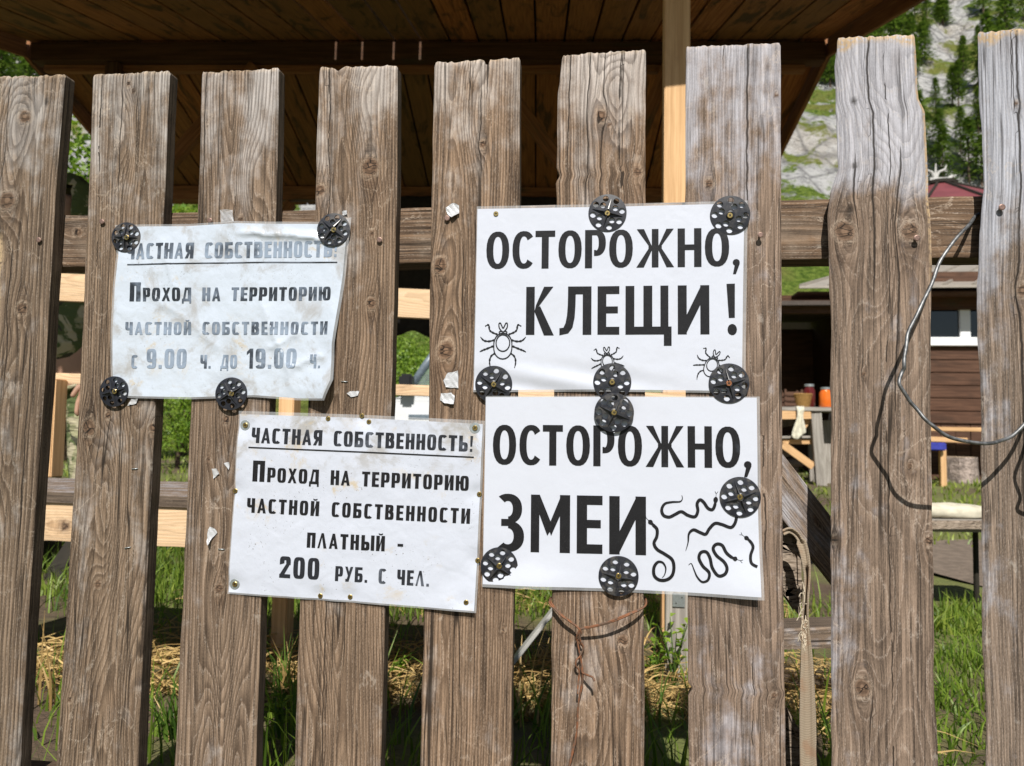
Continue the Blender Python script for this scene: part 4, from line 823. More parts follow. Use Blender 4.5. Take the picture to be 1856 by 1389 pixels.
# ------------------------------------------------------------------ foliage
def leafmat(name, a, b, tr=.35):
    M = NT(name); gv = M.attr('gv'); c = M.mix(gv, a, b)
    df = M.n('BsdfDiffuse', {'Color': c}); tl = M.n('BsdfTranslucent', {'Color': M.mix(1.0, c, (1.25, 1.3, .7), 'MULTIPLY')}); gl = M.n('BsdfGlossy', {'Roughness': .5, 'Color': (.5, .5, .5)})
    m1 = M.n('MixShader', {0: tr, 1: df, 2: tl}); m2 = M.n('MixShader', {0: .05, 1: m1, 2: gl}); M.t.links.new(m2, M.out.inputs[0]); return M.m
m_grass = leafmat('green_grass', (.055, .12, .012), (.23, .33, .04)); m_lawn = leafmat('lawn_grass', (.10, .17, .018), (.33, .40, .07))
m_straw = leafmat('dry_straw', (.30, .19, .07), (.66, .47, .20), .15); m_leaf = leafmat('broad_leaf', (.05, .12, .018), (.17, .28, .04)); m_pine = leafmat('pine_needles', (.045, .10, .022), (.22, .31, .075), .3); m_dleaf = leafmat('bright_leaf', (.10, .20, .02), (.28, .40, .05), .4)
m_bark = simple('bark', (.16, .11, .08), .9, scale=12, var=.5, bump=.6, bd=.02)
def strips(name, pts, mat, kind=None, parent=None):
    """pts: list of (polyline (k,3), width0, tint)"""
    V = []; Fs = []; T = []
    for P, w0, tint in pts:
        k = len(P); b = len(V); t = P[-1]-P[0]; s = np.cross(t, (rg_.normal()*.6, rg_.normal()*.6, 1.0)); s = s/(np.linalg.norm(s)+1e-9)
        for i in range(k):
            w = w0*(1-(i/(k-1))**1.6)*.5+w0*.03; V += [P[i]-s*w, P[i]+s*w]; T += [tint, tint]
        Fs += [(b+2*i, b+2*i+1, b+2*i+3, b+2*i+2) for i in range(k-1)]
    mb = MB(); mb.v = [tuple(p) for p in V]; mb.f = Fs
    o = mb.build(name, mat, parent, smooth=True, fix=False, attrs={'gv': ('FLOAT', T)})
    return tag(o, kind=kind) if kind else o
rg_ = np.random.default_rng(5)
def blade(x, y, h, lean, wd, k=4, tint=None, z0=None):
    a = rg_.random()*2*math.pi; z = float(gz(x, y)) if z0 is None else z0; t = np.linspace(0, 1, k)
    P = np.stack([x+math.cos(a)*lean*t**2, y+math.sin(a)*lean*t**2, z-.005+h*(t-.25*(lean/h)*t**2)], 1)
    return (P, wd, rg_.random() if tint is None else tint)
def clump(x, y): return float(vn(np.array(x*4.0), np.array(y*4.0), 8))
B_ = []
while len(B_) < 15000:                                                        # weeds and grass behind the fence
    y = 1.0+rg_.random()**1.2*2.6; x = (rg_.random()*2-1)*(.35+.95*y)*.8-.05*y
    c = clump(x, y); dens = 1.3 if x > .32*y else (.26 if y < 1.75 else .06 if y < 2.45 else .5)
    if 3.0 < y < 4.6 and x > .22*y: continue
    if rg_.random() > dens*(.55+.6*c): continue
    hh = (.025+.045*rg_.random()) if x > .30*y else (.06+.11*rg_.random()**2)
    B_.append(blade(x, y, hh*(1+.4*c), hh*rg_.random()*.9, .0035+.003*rg_.random()))
tag(strips('grass', B_, m_grass), 'short green grass growing behind the fence', 'grass', kind='stuff')
B_ = []
while len(B_) < 17000:
    y = 2.6+rg_.random()**1.5*11; x = (rg_.random()*2-1)*(.7*y+.5)-.1*y
    if 3.0 < y < 4.6 and x > .22*y+.15*float(vn(np.array(x*3), np.array(y*3), 2)): continue
    if rg_.random() > .65+.35*float(vn(np.array(x*1.5), np.array(y*1.5), 9)): continue
    hh = .04+.05*rg_.random(); B_.append(blade(x, y, hh, hh*rg_.random(), .004+.0016*y, 3))
tag(strips('lawn', B_, m_lawn), 'sunlit yellow green lawn in front of the timber house', 'lawn', kind='stuff')
B_ = []
while len(B_) < 4200:                                                        # matted straw
    y = 1.72+abs(rg_.normal())*.26+(.9 if rg_.random() < .25 else 0); x = -1.5+2.15*rg_.random()
    if rg_.random() < .025: x = .35+.3*rg_.random(); y = 1.5+.5*rg_.random()
    L = .05+.12*rg_.random(); a = rg_.random()*6.283; h = .005+.05*rg_.random()**2+max(0, .03*float(vn(np.array(x*3), np.array(y*3), 4))); t = np.linspace(-.5, .5, 4)
    P = np.stack([x+math.cos(a)*L*t, y+math.sin(a)*L*t, float(gz(x, y))+h+.035*(rg_.random()-.35)*t+.012*(1-4*t*t)], 1); B_.append((P, .0028+.0018*rg_.random(), rg_.random()))
tag(strips('straw', B_, m_straw), 'matted dry golden straw on the ground behind the fence', 'straw', kind='stuff')
def tuft(px, py, n, h, mat_mix, label, Y=None):
    p = Uz(px, py, 0.01); root = empty('grass_tuft', p, label, 'grass tuft')
    gB = []; sB = []
    for i in range(n):
        bl = blade(p.x+rg_.normal()*.012, p.y+rg_.normal()*.012, h*(.5+.6*rg_.random()), h*(.1+.5*rg_.random()), .0055)
        (sB if rg_.random() < mat_mix else gB).append(bl)
    if gB: strips('green_blade', gB, m_leaf, parent=root)['kind'] = 'stuff'
    if sB: strips('dry_blade', sB, m_straw, parent=root)['kind'] = 'stuff'
tuft(513, 1255, 34, .17, .5, 'half dry grass tuft standing between the third and fourth boards under the payment sign')
tuft(712, 1175, 18, .12, .8, 'small dry grass tuft between the fourth and fifth boards')
tuft(312, 1310, 40, .13, .15, 'dense dark green grass tuft between the second and third boards')
tuft(950, 1290, 14, .22, .7, 'tall thin dry stalks between the fifth and sixth boards')
tuft(92, 1260, 10, .20, .9, 'tall single dry stalks between the two leftmost boards')
def leafy_plant(px, py, n, label, h=.14, lf=.03):
    p = Uz(px, py, .0); root = empty('leafy_plant', p, label, 'plant'); st = MB(); V = []; Fs = []; T = []
    for i in range(n):
        a = rg_.random()*6.283; hh = h*(.5+.6*rg_.random()); q = Vector((p.x+math.cos(a)*h*.35*rg_.random(), p.y+math.sin(a)*h*.3*rg_.random(), hh))
        st.tube([p, (p+q)/2+Vector((0, 0, .02)), q], [.0022, .0017, .001], 5)
        for k in range(5):
            b = rg_.random()*6.283; f = .35+.65*(k+1)/5; c = p.lerp(q, f); d = Vector((math.cos(b), math.sin(b), .25+.3*rg_.random())); s = d.cross(Vector((0, 0, 1))).normalized(); L = lf*(.7+.7*rg_.random()); i0 = len(V)
            V += [c, c+d*L*.45+s*L*.28+Vector((0, 0, .004)), c+d*L*1.05-Vector((0, 0, L*.15)), c+d*L*.45-s*L*.28+Vector((0, 0, .004)), c+d*L*.5-Vector((0, 0, .002))]; T += [rg_.random()]*5
            Fs += [(i0, i0+1, i0+4), (i0+1, i0+2, i0+4), (i0+2, i0+3, i0+4), (i0+3, i0, i0+4)]
    st.build('stem', m_leaf, root, attrs={'gv': ('FLOAT', [.3]*len(st.v))})
    mb = MB(); mb.v = [tuple(v) for v in V]; mb.f = Fs; o = mb.build('leaf', m_dleaf, root, smooth=True, fix=False, attrs={'gv': ('FLOAT', T)}); o['kind'] = 'stuff'
leafy_plant(505, 1340, 5, 'bright broad leaved weed low between the third and fourth boards', .09, .022)
leafy_plant(1222, 1245, 6, 'leafy green weed beside the short grey post under the snake sign', .16, .022)
leafy_plant(1190, 1235, 5, 'dark green leafy weed behind the gap between the sixth and seventh boards', .10, .022)
leafy_plant(722, 1240, 4, 'small leafy weed at the edge of the straw between the fourth and fifth boards', .06, .016)
def crown(c, rx, ry, rz, n, leaf, seed, clumps=26):
    rg = np.random.default_rng(seed); C = []
    for i in range(clumps):
        d = rg.normal(size=3); d /= np.linalg.norm(d); C.append((np.array(c)+d*np.array([rx, ry, rz])*(.45+.55*rg.random()), .22+.22*rg.random()))
    V = []; Fs = []; T = []
    for i in range(n):
        cc, cr_ = C[rg.integers(len(C))]; d = rg.normal(size=3); d /= np.linalg.norm(d); p = cc+d*cr_*np.array([rx, ry, rz])*rg.random()**.4
        u_ = rg.normal(size=3); u_ /= np.linalg.norm(u_); v_ = np.cross(u_, rg.normal(size=3)); v_ /= np.linalg.norm(v_); L = leaf*(.6+.8*rg.random()); b = len(V)
        V += [p-u_*L*.6, p+v_*L*.3, p+u_*L*.6, p-v_*L*.3]; Fs.append((b, b+1, b+2, b+3)); T += [rg.random()]*4
    return V, Fs, T
def leafy_tree(x, y, h, r, label, seed, mat=None, leaf=.05, n=4500, base=.25, name='leafy_tree', cat='tree'):
    root = empty(name, (x, y, 0), label, cat); rg = random.Random(seed); tr = MB(); top = Vector((x+.1, y, h*.8))
    tr.tube([(x, y, -.05), (x+.03, y, h*.3), (x+.06, y+.04, h*.55), top], [h*.022, h*.017, h*.012, h*.004], 9)
    for k in range(7):
        a = k*2.4; z0 = h*(.25+.07*k); tr.tube([(x+.03, y, z0), (x+math.cos(a)*r*.4, y+math.sin(a)*r*.4, z0+h*.12), (x+math.cos(a)*r*.8, y+math.sin(a)*r*.8, z0+h*.2)], [h*.009, h*.006, h*.002], 6)
    tr.build('trunk', m_bark, root, smooth=True)
    V, Fs, T = crown((x, y, h*(.5+base/2)), r, r, h*(1-base)*.5, n, leaf, seed)
    mb = MB(); mb.v = [tuple(v) for v in V]; mb.f = Fs; mb.build('crown', mat or m_dleaf, root, fix=False, attrs={'gv': ('FLOAT', T)})
def at_x(px, Y): return U(px, 780, Y).x
leafy_tree(at_x(322, 8.3), 8.3, 1.45, .58, 'small bright green bush seen beneath the faded hours sign', 3, None, .035, 5000, .1, 'bush', 'bush')
leafy_tree(at_x(752, 15), 15, 2.4, 1.1, 'green bush standing behind the parked car', 4, None, .07, 6000, .1, 'bush', 'bush')
leafy_tree(at_x(122, 9), 9, 4.7, 1.2, 'bright green leafy tree behind the left end of the shelter', 5, None, .075, 14000)
leafy_tree(at_x(330, 11), 11, 4.0, 1.5, 'leafy tree just behind the back of the shelter', 6, None, .08, 6000)
leafy_tree(at_x(1450, 15.5), 15.5, 2.2, 1.6, 'rounded green shrub on the slope left of the timber house roof', 7, m_lawn, .07, 9000, .1, 'shrub', 'shrub')
# conifers on the hillside
def pine_meshes(seed, h=7.0):
    rg = np.random.default_rng(seed); V = []; Fs = []; T = []; r0 = h*.17
    for i in range(1000):
        t = rg.random()**.8; z = h*(.14+.86*t); lay_ = (math.floor(t*14)+.25*rg.random())/14; rad = r0*1.25*(1-t)**.62*(.25+.75*rg.random())*(1+.45*math.sin(lay_*60+seed)*math.sin(math.floor(rg.random()*6)*1.3+seed)); a = rg.random()*6.283
        p = np.array([math.cos(a)*rad, math.sin(a)*rad, z-rad*.35]); d = np.array([math.cos(a), math.sin(a), -.25+.3*rg.random()]); s = np.cross(d, [0, 0, 1]); s = s/np.linalg.norm(s); L = h*.045*(.6+.8*rg.random()); b = len(V); n_ = np.array([0, 0, .15*L])
        V += [p-d*L*.5, p+s*L*.28+n_, p+d*L, p-s*L*.28+n_]; Fs.append((b, b+1, b+2, b+3)); T += [rg.random()*.6+.4*(math.sin(lay_*50) > 0)]*4
    for nm, mb, mt, at in (('trunk', MB().tube([(0, 0, -.4), (.02, 0, h*.5), (0, 0, h*.97)], [h*.016, h*.011, .02], 7), m_bark, None), ('crown', MB().add(V, Fs), m_pine, {'gv': ('FLOAT', T)})):
        yield nm, mb, mt, at
protos = []
for k, lab in enumerate(['slender dark pine tree growing on the rocky hillside', 'bushy dark green pine tree growing on the rocky hillside', 'tall narrow conifer growing on the rocky hillside']):
    root = empty('pine_tree', (0, 0, 0), lab, 'tree', 'pine trees on the hillside'); ch = [mb.build(nm, mt, root, fix=False, attrs=at) for nm, mb, mt, at in pine_meshes(50+k)]
    protos.append((root, ch))
used = [False]*3
def place_pine(p, sc, k, rz, wide):
    root, ch = protos[k]
    if used[k]:
        r2 = root.copy(); col.objects.link(r2)
        for c in ch:
            c2 = c.copy(); c2.parent = r2; c2.matrix_parent_inverse = Matrix(); col.objects.link(c2)
        root = r2
    else:
        used[k] = True
        for c in ch: c.matrix_parent_inverse = Matrix()
    root.matrix_basis = Matrix.Translation(p) @ Matrix.Rotation(rz, 4, 'Z') @ Matrix.Diagonal((sc*wide, sc*wide, sc, 1))
rp = random.Random(9)
spots = [(rp.uniform(1560, 1725), rp.uniform(40, 150), .5) for _ in range(24)]+[(rp.uniform(1655, 1860), rp.uniform(225, 345), .42) for _ in range(15)]+[(rp.uniform(1655, 1860), rp.uniform(110, 200), .38) for _ in range(9)]+[(rp.uniform(1400, 1530), rp.uniform(120, 200), .42) for _ in range(9)]+[(rp.uniform(1780, 1990), rp.uniform(20, 160), .6) for _ in range(10)]+[(rp.uniform(-150, 120), rp.uniform(60, 260), .8) for _ in range(22)]
for (px, py, sc) in spots:
    p = hit(px, py)
    if p is None: continue
    p.z = float(hill_z(p.x, p.y)); place_pine(p, sc*rp.uniform(.6, 1.15)*(.8+.006*p.y), rp.choice([0, 1, 1, 2]), rp.random()*6.28, rp.uniform(.85, 1.35))
# ------------------------------------------------------------------ open shelter with a plank gable roof
SA = R(4.5); sd_ = Vector((-math.sin(SA), math.cos(SA), 0)); se_ = Vector((math.cos(SA), math.sin(SA), 0))
def S(l, p, z): return se_*l+sd_*p+Vector((0, 0, z))
RP, RZ = 4.5, 2.965; NE, FE = 1.75, 6.25
def zn(p): return RZ-(RP-p)*.265
def zf_(p): return RZ-(p-RP)*.283
shel = empty('wooden_shelter', S(-.7, 4.2, 0), 'open timber shelter with a brown plank gable roof behind the fence', 'shelter')
def roofmat():
    M = NT('roof_planks'); pc = M.attr('pc', 1); g = M.noise(M.vmul(pc, (4, 120, 3)), 1, 4, .65); bl = M.noise(M.vmul(pc, (3.2, 11, 1)), 1, 5, .68, .8); tn = M.n('SeparateXYZ', {0: pc}, out=2)
    rnd = M.n('TexWhiteNoise', {'W': tn}, noise_dimensions='1D', out=0)
    c = M.mix(M.ramp(g, .3, .7), (.24, .078, .026), (.56, .22, .075)); c = M.mix(M.math('MULTIPLY', rnd, .8), c, (.15, .105, .05))
    c = M.mix(M.math('MULTIPLY', M.ramp(bl, .50, .66), .75), c, (.035, .034, .02)); M.P(Base_Color=c, Roughness=.8); M.b.inputs['Specular IOR Level'].default_value = .2; M.bump(g, .4, .002); return M.m
m_roofp = roofmat()
def slope(name, p0, p1, zfun, edges, gaps):
    V = MB(); pc = []; r = random.Random(7); BT = MB()
    for k in range(len(edges)-1):
        a, b = edges[k], edges[k+1]; ga = gaps.get(k, .013)/2; gb = gaps.get(k+1, .013)/2; dz = r.uniform(-.002, .002)
        vs = [S(l, p, zfun(p)+h+dz) for h in (0, .026) for p in (p0, p1) for l in (a+ga, b-gb)]
        V.add(vs, [(0, 1, 3, 2), (4, 6, 7, 5), (0, 4, 5, 1), (2, 3, 7, 6), (0, 2, 6, 4), (1, 5, 7, 3)])
        pc += [(p, l, k*1.37) for h in (0, .026) for p in (p0, p1) for l in (a, b)]
        if k+1 not in gaps and k+1 < len(edges)-1:
            vs = [S(l, p, zfun(p)+h+.03) for h in (0, .02) for p in (p0, p1) for l in (b-.035, b+.035)]
            BT.add(vs, [(0, 1, 3, 2), (4, 6, 7, 5), (0, 4, 5, 1), (2, 3, 7, 6), (0, 2, 6, 4), (1, 5, 7, 3)])
    o = BT.build('joint_light_blocks', m_dark, shel)  # black strips added above the joints to keep daylight out of the gaps
    return V.build(name, m_roofp, shel, attrs={'pc': ('FLOAT_VECTOR', pc)}, fix=True)
ed = [-1.25-.175*k for k in range(11, 0, -1)]+[-1.25, -1.09, -.90, -.74]+[-.74+.1725*k for k in range(1, 15)]
i0 = 11
slope('roof_boards', NE, RP-.004, zn, ed, {i0: .011, i0+1: .011, i0+2: .012, i0+3: .013})
slope('roof_boards', RP+.004, FE, zf_, ed, {})
lo_, hi_ = ed[0], ed[-1]
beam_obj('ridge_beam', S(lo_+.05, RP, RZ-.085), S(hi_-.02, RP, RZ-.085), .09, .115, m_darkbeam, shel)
beam_obj('tie_board', S(lo_+.1, RP+.03, RZ-.165), S(hi_-.12, RP+.03, RZ-.165), .05, .04, m_roofwood, shel)
beam_obj('eave_beam', S(lo_+.05, 2.32, zn(2.32)-.06), S(hi_-.1, 2.32, zn(2.32)-.06), .08, .11, m_beam, shel)
beam_obj('eave_beam', S(lo_+.05, 6.0, zf_(6.0)-.06), S(hi_-.1, 6.0, zf_(6.0)-.06), .08, .11, m_roofwood, shel)
for s_, l in ((0, lo_), (1, hi_)):
    q = .016 if s_ else -.016
    beam_obj('verge_board', S(l+q, NE, zn(NE)-.03), S(l+q, RP-.01, RZ-.03), .028, .14, m_roofwood, shel)
    beam_obj('verge_board', S(l+q, RP+.01, RZ-.03), S(l+q, FE, zf_(FE)-.03), .028, .14, m_roofwood, shel)
pl = (1222-977)/FPX*2.32
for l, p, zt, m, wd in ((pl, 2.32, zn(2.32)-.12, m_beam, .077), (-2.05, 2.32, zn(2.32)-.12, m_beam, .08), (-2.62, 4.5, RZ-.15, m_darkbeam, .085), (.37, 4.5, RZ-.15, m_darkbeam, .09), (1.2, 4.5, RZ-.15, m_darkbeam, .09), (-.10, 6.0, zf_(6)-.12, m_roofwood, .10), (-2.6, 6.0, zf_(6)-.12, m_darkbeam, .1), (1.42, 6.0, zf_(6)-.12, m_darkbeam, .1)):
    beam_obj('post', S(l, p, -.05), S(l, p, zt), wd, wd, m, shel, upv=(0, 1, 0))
for a, b in ((S(.40, 4.5, 1.9), S(.74, 4.5, RZ-.16)), (S(.34, 4.5, 1.9), S(-.30, 4.5, RZ-.2)), (S(-2.6, 4.5, 1.8), S(-1.75, 4.5, RZ-.16)), (S(pl+.03, 2.32, zn(2.32)-.3), S(pl+.35, 2.32, zn(2.32)-.06)), (S(-2.57, 6.0, 1.6), S(-2.0, 6.0, zf_(6)-.13)), (S(-.14, 6, 1.7), S(-.6, 6, zf_(6)-.13))):
    beam_obj('brace', a, b, .06, .08, m_roofwood, shel)
def rl(p0, p1, hpx, Y, seed, th=.03):
    A = U(p0[0], p0[1], Y); D = U(p1[0], p1[1], Y); h = Vector((0, 0, hpx*Y/FPX))
    return quad_plank('railing', A-h, D-h, D, A, (0, th, 0), seed, m_fresh, shel, nu=8, nv=80, knots=[(0, .55, .012), (.01, 1.3, .01)], wea=.0, rings=200, pith=(.02, .03))
rl((-60, 488), (1236, 545), 54, 2.165, 71); rl((-60, 671), (1243, 714), 20, 2.165, 72)
for px in (100, 527):
    a = U(px, 690, 2.135)
    beam_obj('rail_post', Vector((a.x, a.y, .4595 if px == 100 else -.03)), Vector((a.x, a.y, U(px, 688 if px == 100 else 560, 2.135).z)), .045, .055, m_beam, shel, upv=(0, 1, 0))
# back of the shelter: dark rails added so that the inside stays dark
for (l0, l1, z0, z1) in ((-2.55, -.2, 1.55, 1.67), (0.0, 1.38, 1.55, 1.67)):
    beam_obj('added_back_rail', S(l0, 6.03, (z0+z1)/2), S(l1, 6.03, (z0+z1)/2), .03, z1-z0, m_darkbeam, shel)
# dark cloth hung from the far eave beam
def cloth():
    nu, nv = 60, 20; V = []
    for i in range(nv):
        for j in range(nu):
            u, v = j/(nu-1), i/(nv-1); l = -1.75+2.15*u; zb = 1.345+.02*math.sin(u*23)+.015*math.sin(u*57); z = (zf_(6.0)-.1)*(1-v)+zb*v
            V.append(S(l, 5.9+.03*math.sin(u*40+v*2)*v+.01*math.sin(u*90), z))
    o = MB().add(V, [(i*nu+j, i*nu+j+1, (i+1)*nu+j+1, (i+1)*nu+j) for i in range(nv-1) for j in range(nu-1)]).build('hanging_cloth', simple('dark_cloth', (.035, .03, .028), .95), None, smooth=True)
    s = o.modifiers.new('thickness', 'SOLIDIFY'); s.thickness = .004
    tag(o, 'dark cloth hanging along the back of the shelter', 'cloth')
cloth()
# ------------------------------------------------------------------ bench with a thick light front board
zb_ = .432
bl_, br_ = Uz(85, 911.5, zb_), Uz(335, 921, zb_); bd_ = (br_-bl_).normalized(); b0 = bl_-bd_*.42; b1 = br_+bd_*.98; bn = Vector((-bd_.y, bd_.x, 0))
bench = empty('plank_bench', (b0+b1)/2-Vector((0, 0, zb_)), 'low plank bench with a light knotty front board and grey planks on top', 'bench')
hb = Vector((0, 0, .088))
quad_plank('front_board', b0-hb, b1-hb, b1, b0, tuple(bn*.03), 81, m_fresh, bench, nu=14, nv=170, knots=[(-.008, .47, .013), (.02, 1.1, .01)], rings=170, pith=(.0, .02), wea=0)
for k, (w0, w1) in enumerate(((-.006, .13), (.137, .265), (.272, .40))):
    o = Vector((0, 0, .0015)); t = Vector((0, 0, .026))
    A, Bq, C, D = b0+bn*w0+o+t, b1+bn*w0+o+t, b1+bn*w1+o+t, b0+bn*w1+o+t
    quad_plank('seat_board', A, Bq, C, D, (0, 0, -.026), 82+k, m_grey, bench, nu=14, nv=60, wea=.4)
for f in (.015, .975):
    for w_ in (.05, .34):
        q = b0.lerp(b1, f)+bn*w_; beam_obj('leg', Vector((q.x, q.y, -.03)), Vector((q.x, q.y, zb_-.001)), .05, .05, m_graytimber, bench, upv=(0, 1, 0))
# ------------------------------------------------------------------ odds and ends close behind the fence
def plank_thing(name, label, cat, A, Bq, C, D, back, seed, mat, **k):
    return tag(quad_plank(name, A, Bq, C, D, back, seed, mat, None, **k), label, cat)
a0, a1, c1, c0 = U(1360, 748, .945), U(1560, 1005, .945), U(1560, 1120, .945), U(1360, 868, .945)
plank_thing('leaning_plank', 'weathered grey plank leaning diagonally behind the two silvery boards', 'plank', c0, c1, a1, a0, (0, .03, 0), 91, m_grey, knots=[(.01, .12, .006), (-.01, .2, .005)], wea=.5, rings=260)
q0, q1 = U(1395, 1140, 1.75), U(1640, 1132, 1.75)
plank_thing('loose_board', 'short grey board lying on edge low behind the strap', 'board', q0-Vector((0, 0, .045)), q1-Vector((0, 0, .045)), q1, q0, (0, .09, .0), 92, m_grey, wea=.3)
def log(name, label, cat, p0, p1, r, mat, seed, n=14):
    rg = random.Random(seed); pts = [Vector(p0).lerp(Vector(p1), i/7)+Vector((rg.uniform(-1, 1), rg.uniform(-1, 1), rg.uniform(-1, 1)))*r*.06 for i in range(8)]
    return tag(MB().tube(pts, [r*rg.uniform(.92, 1.05) for _ in pts], n).build(name, mat, None, smooth=False, bevel=0), label, cat)
def crackmat():
    M = NT('cracked_wood'); v = M.obj(); g = M.noise(M.vmul(v, (60, 60, 260)), 1, 4, .6); b = M.noise(v, 16, 4); w_ = M.math('ABSOLUTE', M.math('SUBTRACT', M.noise(M.vmul(v, (18, 18, 130)), 1, 3), .5))
    c = M.mix(M.ramp(g, .3, .7), (.16, .12, .085), (.42, .34, .27)); c = M.mix(M.math('SUBTRACT', 1.0, M.ramp(w_, .004, .02)), c, (.03, .02, .015)); c = M.mix(M.math('MULTIPLY', M.ramp(b, .5, .7), .5), c, (.11, .08, .06))
    M.P(Base_Color=c, Roughness=.9); M.bump(g, .6, .002); return M.m
m_crack = crackmat()
# split stake with a pointed lower end, and the cut stump low down
sp = [(1405, 985), (1432, 968), (1450, 1000), (1452, 1072), (1446, 1102), (1428, 1075), (1410, 1030)]
def slab(name, pxs, Y, th, mat, label, cat, bev=.004):
    P = [U(x, y, Y) for x, y in pxs]; L = [(p.x, p.z) for p in P]
    o = MB().prism([L], lambda x, z: Vector((x, Y+th, z)), lambda x, z: Vector((x, Y, z))).build(name, mat, None, bevel=bev); return tag(o, label, cat)
slab('split_stake', sp+[(1405, 1020)][:0], .965, .03, m_crack, 'cracked grey stake with a pointed end behind the seventh board', 'stake')
slab('split_log', [(1385, 1300), (1424, 1290), (1448, 1325), (1458, 1380), (1462, 1520), (1385, 1520)], 1.0, .06, m_crack, 'cracked split log end low behind the strap', 'log')
# webbing strap hung over the fence gap
def strap():
    C = [(1419, 966, .022, 16), (1432, 962, .03, 17), (1446, 972, .034, 17), (1455, 992, .032, 16), (1461, 1020, .03, 14), (1463, 1050, .028, 9), (1461, 1085, .026, 8), (1459, 1115, .026, 11), (1460, 1150, .026, 14), (1462, 1190, .025, 20), (1463, 1240, .024, 25), (1464, 1300, .024, 29), (1465, 1360, .024, 30), (1466, 1440, .024, 30), (1467, 1560, .024, 30)]
    c = spline([(x, y, o) for x, y, o, w in C], 5); wd = np.interp(np.arange(len(c))/5, range(len(C)), [w for *_, w in C])
    V = []; nx = 5
    for i, p in enumerate(c):
        t = (c[min(i+1, len(c)-1)]-c[max(i-1, 0)]); t = Vector((t.x, t.y)).normalized(); n = Vector((-t.y, t.x))
        for j in range(nx):
            s = (j/(nx-1)-.5); o = -p.z-.02-.006*math.cos(s*3.1)*(1 if wd[i] > 12 else 3); w_ = wd[i]*(1 if i > 12 else .55)
            V.append(F(p.x+n.x*s*w_, p.y+n.y*s*w_, o))
    M = NT('woven_webbing'); v = M.obj(); wv = M.n('TexWave', {'Vector': v, 'Scale': 170.0, 'Distortion': 1.5}, bands_direction='Z'); wx = M.n('TexWave', {'Vector': v, 'Scale': 260.0}, bands_direction='X', out=1)
    f = M.math('MULTIPLY', wv if wv.type == 'VALUE' else M.n('RGBToBW', {0: wv}), wx); d = M.noise(v, 40, 4)
    M.P(Base_Color=M.mix(M.ramp(d, .5, .7), M.mix(f, (.26, .205, .145), (.47, .39, .295)), (.30, .20, .13)), Roughness=.9); M.bump(f, .6, .0008)
    o = MB().add(V, [(i*nx+j, i*nx+j+1, (i+1)*nx+j+1, (i+1)*nx+j) for i in range(len(c)-1) for j in range(nx-1)]).build('webbing_strap', M.m, None, smooth=True)
    s = o.modifiers.new('thickness', 'SOLIDIFY'); s.thickness = .0018; s.offset = 0
    tag(o, 'frayed beige webbing strap looped over and hanging between the silvery boards', 'strap')
strap()
sr = bpy.data.objects['webbing_strap']; th_ = MB(); r = random.Random(6)
for k in range(26):
    y = r.choice([r.uniform(1055, 1135), r.uniform(1130, 1165)]); a = F(1457+r.uniform(-5, 5), y, -.040+.018); pts = [a]
    for q in range(3): a = a+Vector((r.uniform(-.0035, .003), -r.uniform(0, .0022), r.uniform(-.006, .003))); pts.append(a)
    th_.tube(spline([tuple(p) for p in pts], 3), .00045, 5)
tq = th_.build('loose_threads', simple('thread', (.55, .47, .36), .9), sr); tq['kind'] = 'stuff'
ms = beam_obj('metal_strip', U(880, 1262, 1.66), U(1075, 1015, 1.70), .008, .027, simple('pale_metal', (.55, .54, .52), .5, .3), None, bevel=.001, upv=(0, 1, .2)); tag(ms, 'pale flat metal strip leaning diagonally under the snake sign', 'metal strip')
sp_ = empty('short_post', (U(1228, 1180, 2.05).x, 2.05, 0), 'short grey post with a small metal plate below the snake sign', 'post')
pa, pb = U(1207, 1085, 2.05), U(1249, 1085, 2.05); c_ = (pa+pb)/2
beam_obj('shaft', Vector((c_.x, 2.075, -.05)), Vector((c_.x, 2.075, U(1228, 1030, 2.05).z)), pb.x-pa.x, .045, m_graytimber, sp_, upv=(0, 1, 0))
pt = MB().box((c_.x+.003, 2.0495, U(1228, 1088, 2.05).z), .031, .002, .034).build('plate', m_zinc, sp_)
for dx, dz in ((-.007, -.008), (.008, .007)): MB().lathe([(.0018, 0), (.0016, .0008)], (c_.x+.003+dx, 2.048, U(1228, 1088, 2.05).z+dz), 10, Mf).build('bolt', m_dark, pt)
# ------------------------------------------------------------------ parked white off-road car beyond the shelter
car = empty('parked_car', (at_x(800, 10), 10, .1), 'white off road car parked beyond the shelter, mirror and windscreen pillar visible', 'car')
m_white = simple('white_paint', (.72, .74, .77), .25, scale=3, var=.05, spec=.5); m_tyre = simple('tyre', (.02, .02, .02), .85); m_cpl = simple('grey_trim', (.16, .20, .24), .35)
m_glass = (lambda M: (M.P(Base_Color=(.75, .85, .85), Roughness=.02), M.t.links.new(M.n('MixShader', {0: .14, 1: M.n('BsdfTransparent', {'Color': (.8, .88, .86)}), 2: M.b.outputs[0]}), M.out.inputs[0])) and M.m)(NT('car_glass'))
ax = U(736, 714, 9.3).x; za = U(736, 714, 9.3).z; zt_ = za+.70; W0, W1 = 9.3, 10.9
prof_ = [(-1.05, .55), (-1.10, .75), (-1.06, .96), (-.95, 1.03), (-.1, za-.05), (.02, za), (2.45, za), (2.52, 1.0), (2.55, .6), (2.2, .48), (-.8, .48)]
body = MB().prism([[(ax+x, z) for x, z in prof_]], lambda x, z: Vector((x, W1, z)), lambda x, z: Vector((x, W0, z))).build('body', m_white, car, bevel=.04)
def Cc(x, z, side): return Vector((ax+x, W0+.05+(.14*(z-za)/.6) if side == 0 else W1-.05-(.14*(z-za)/.6), z))
fr = MB()
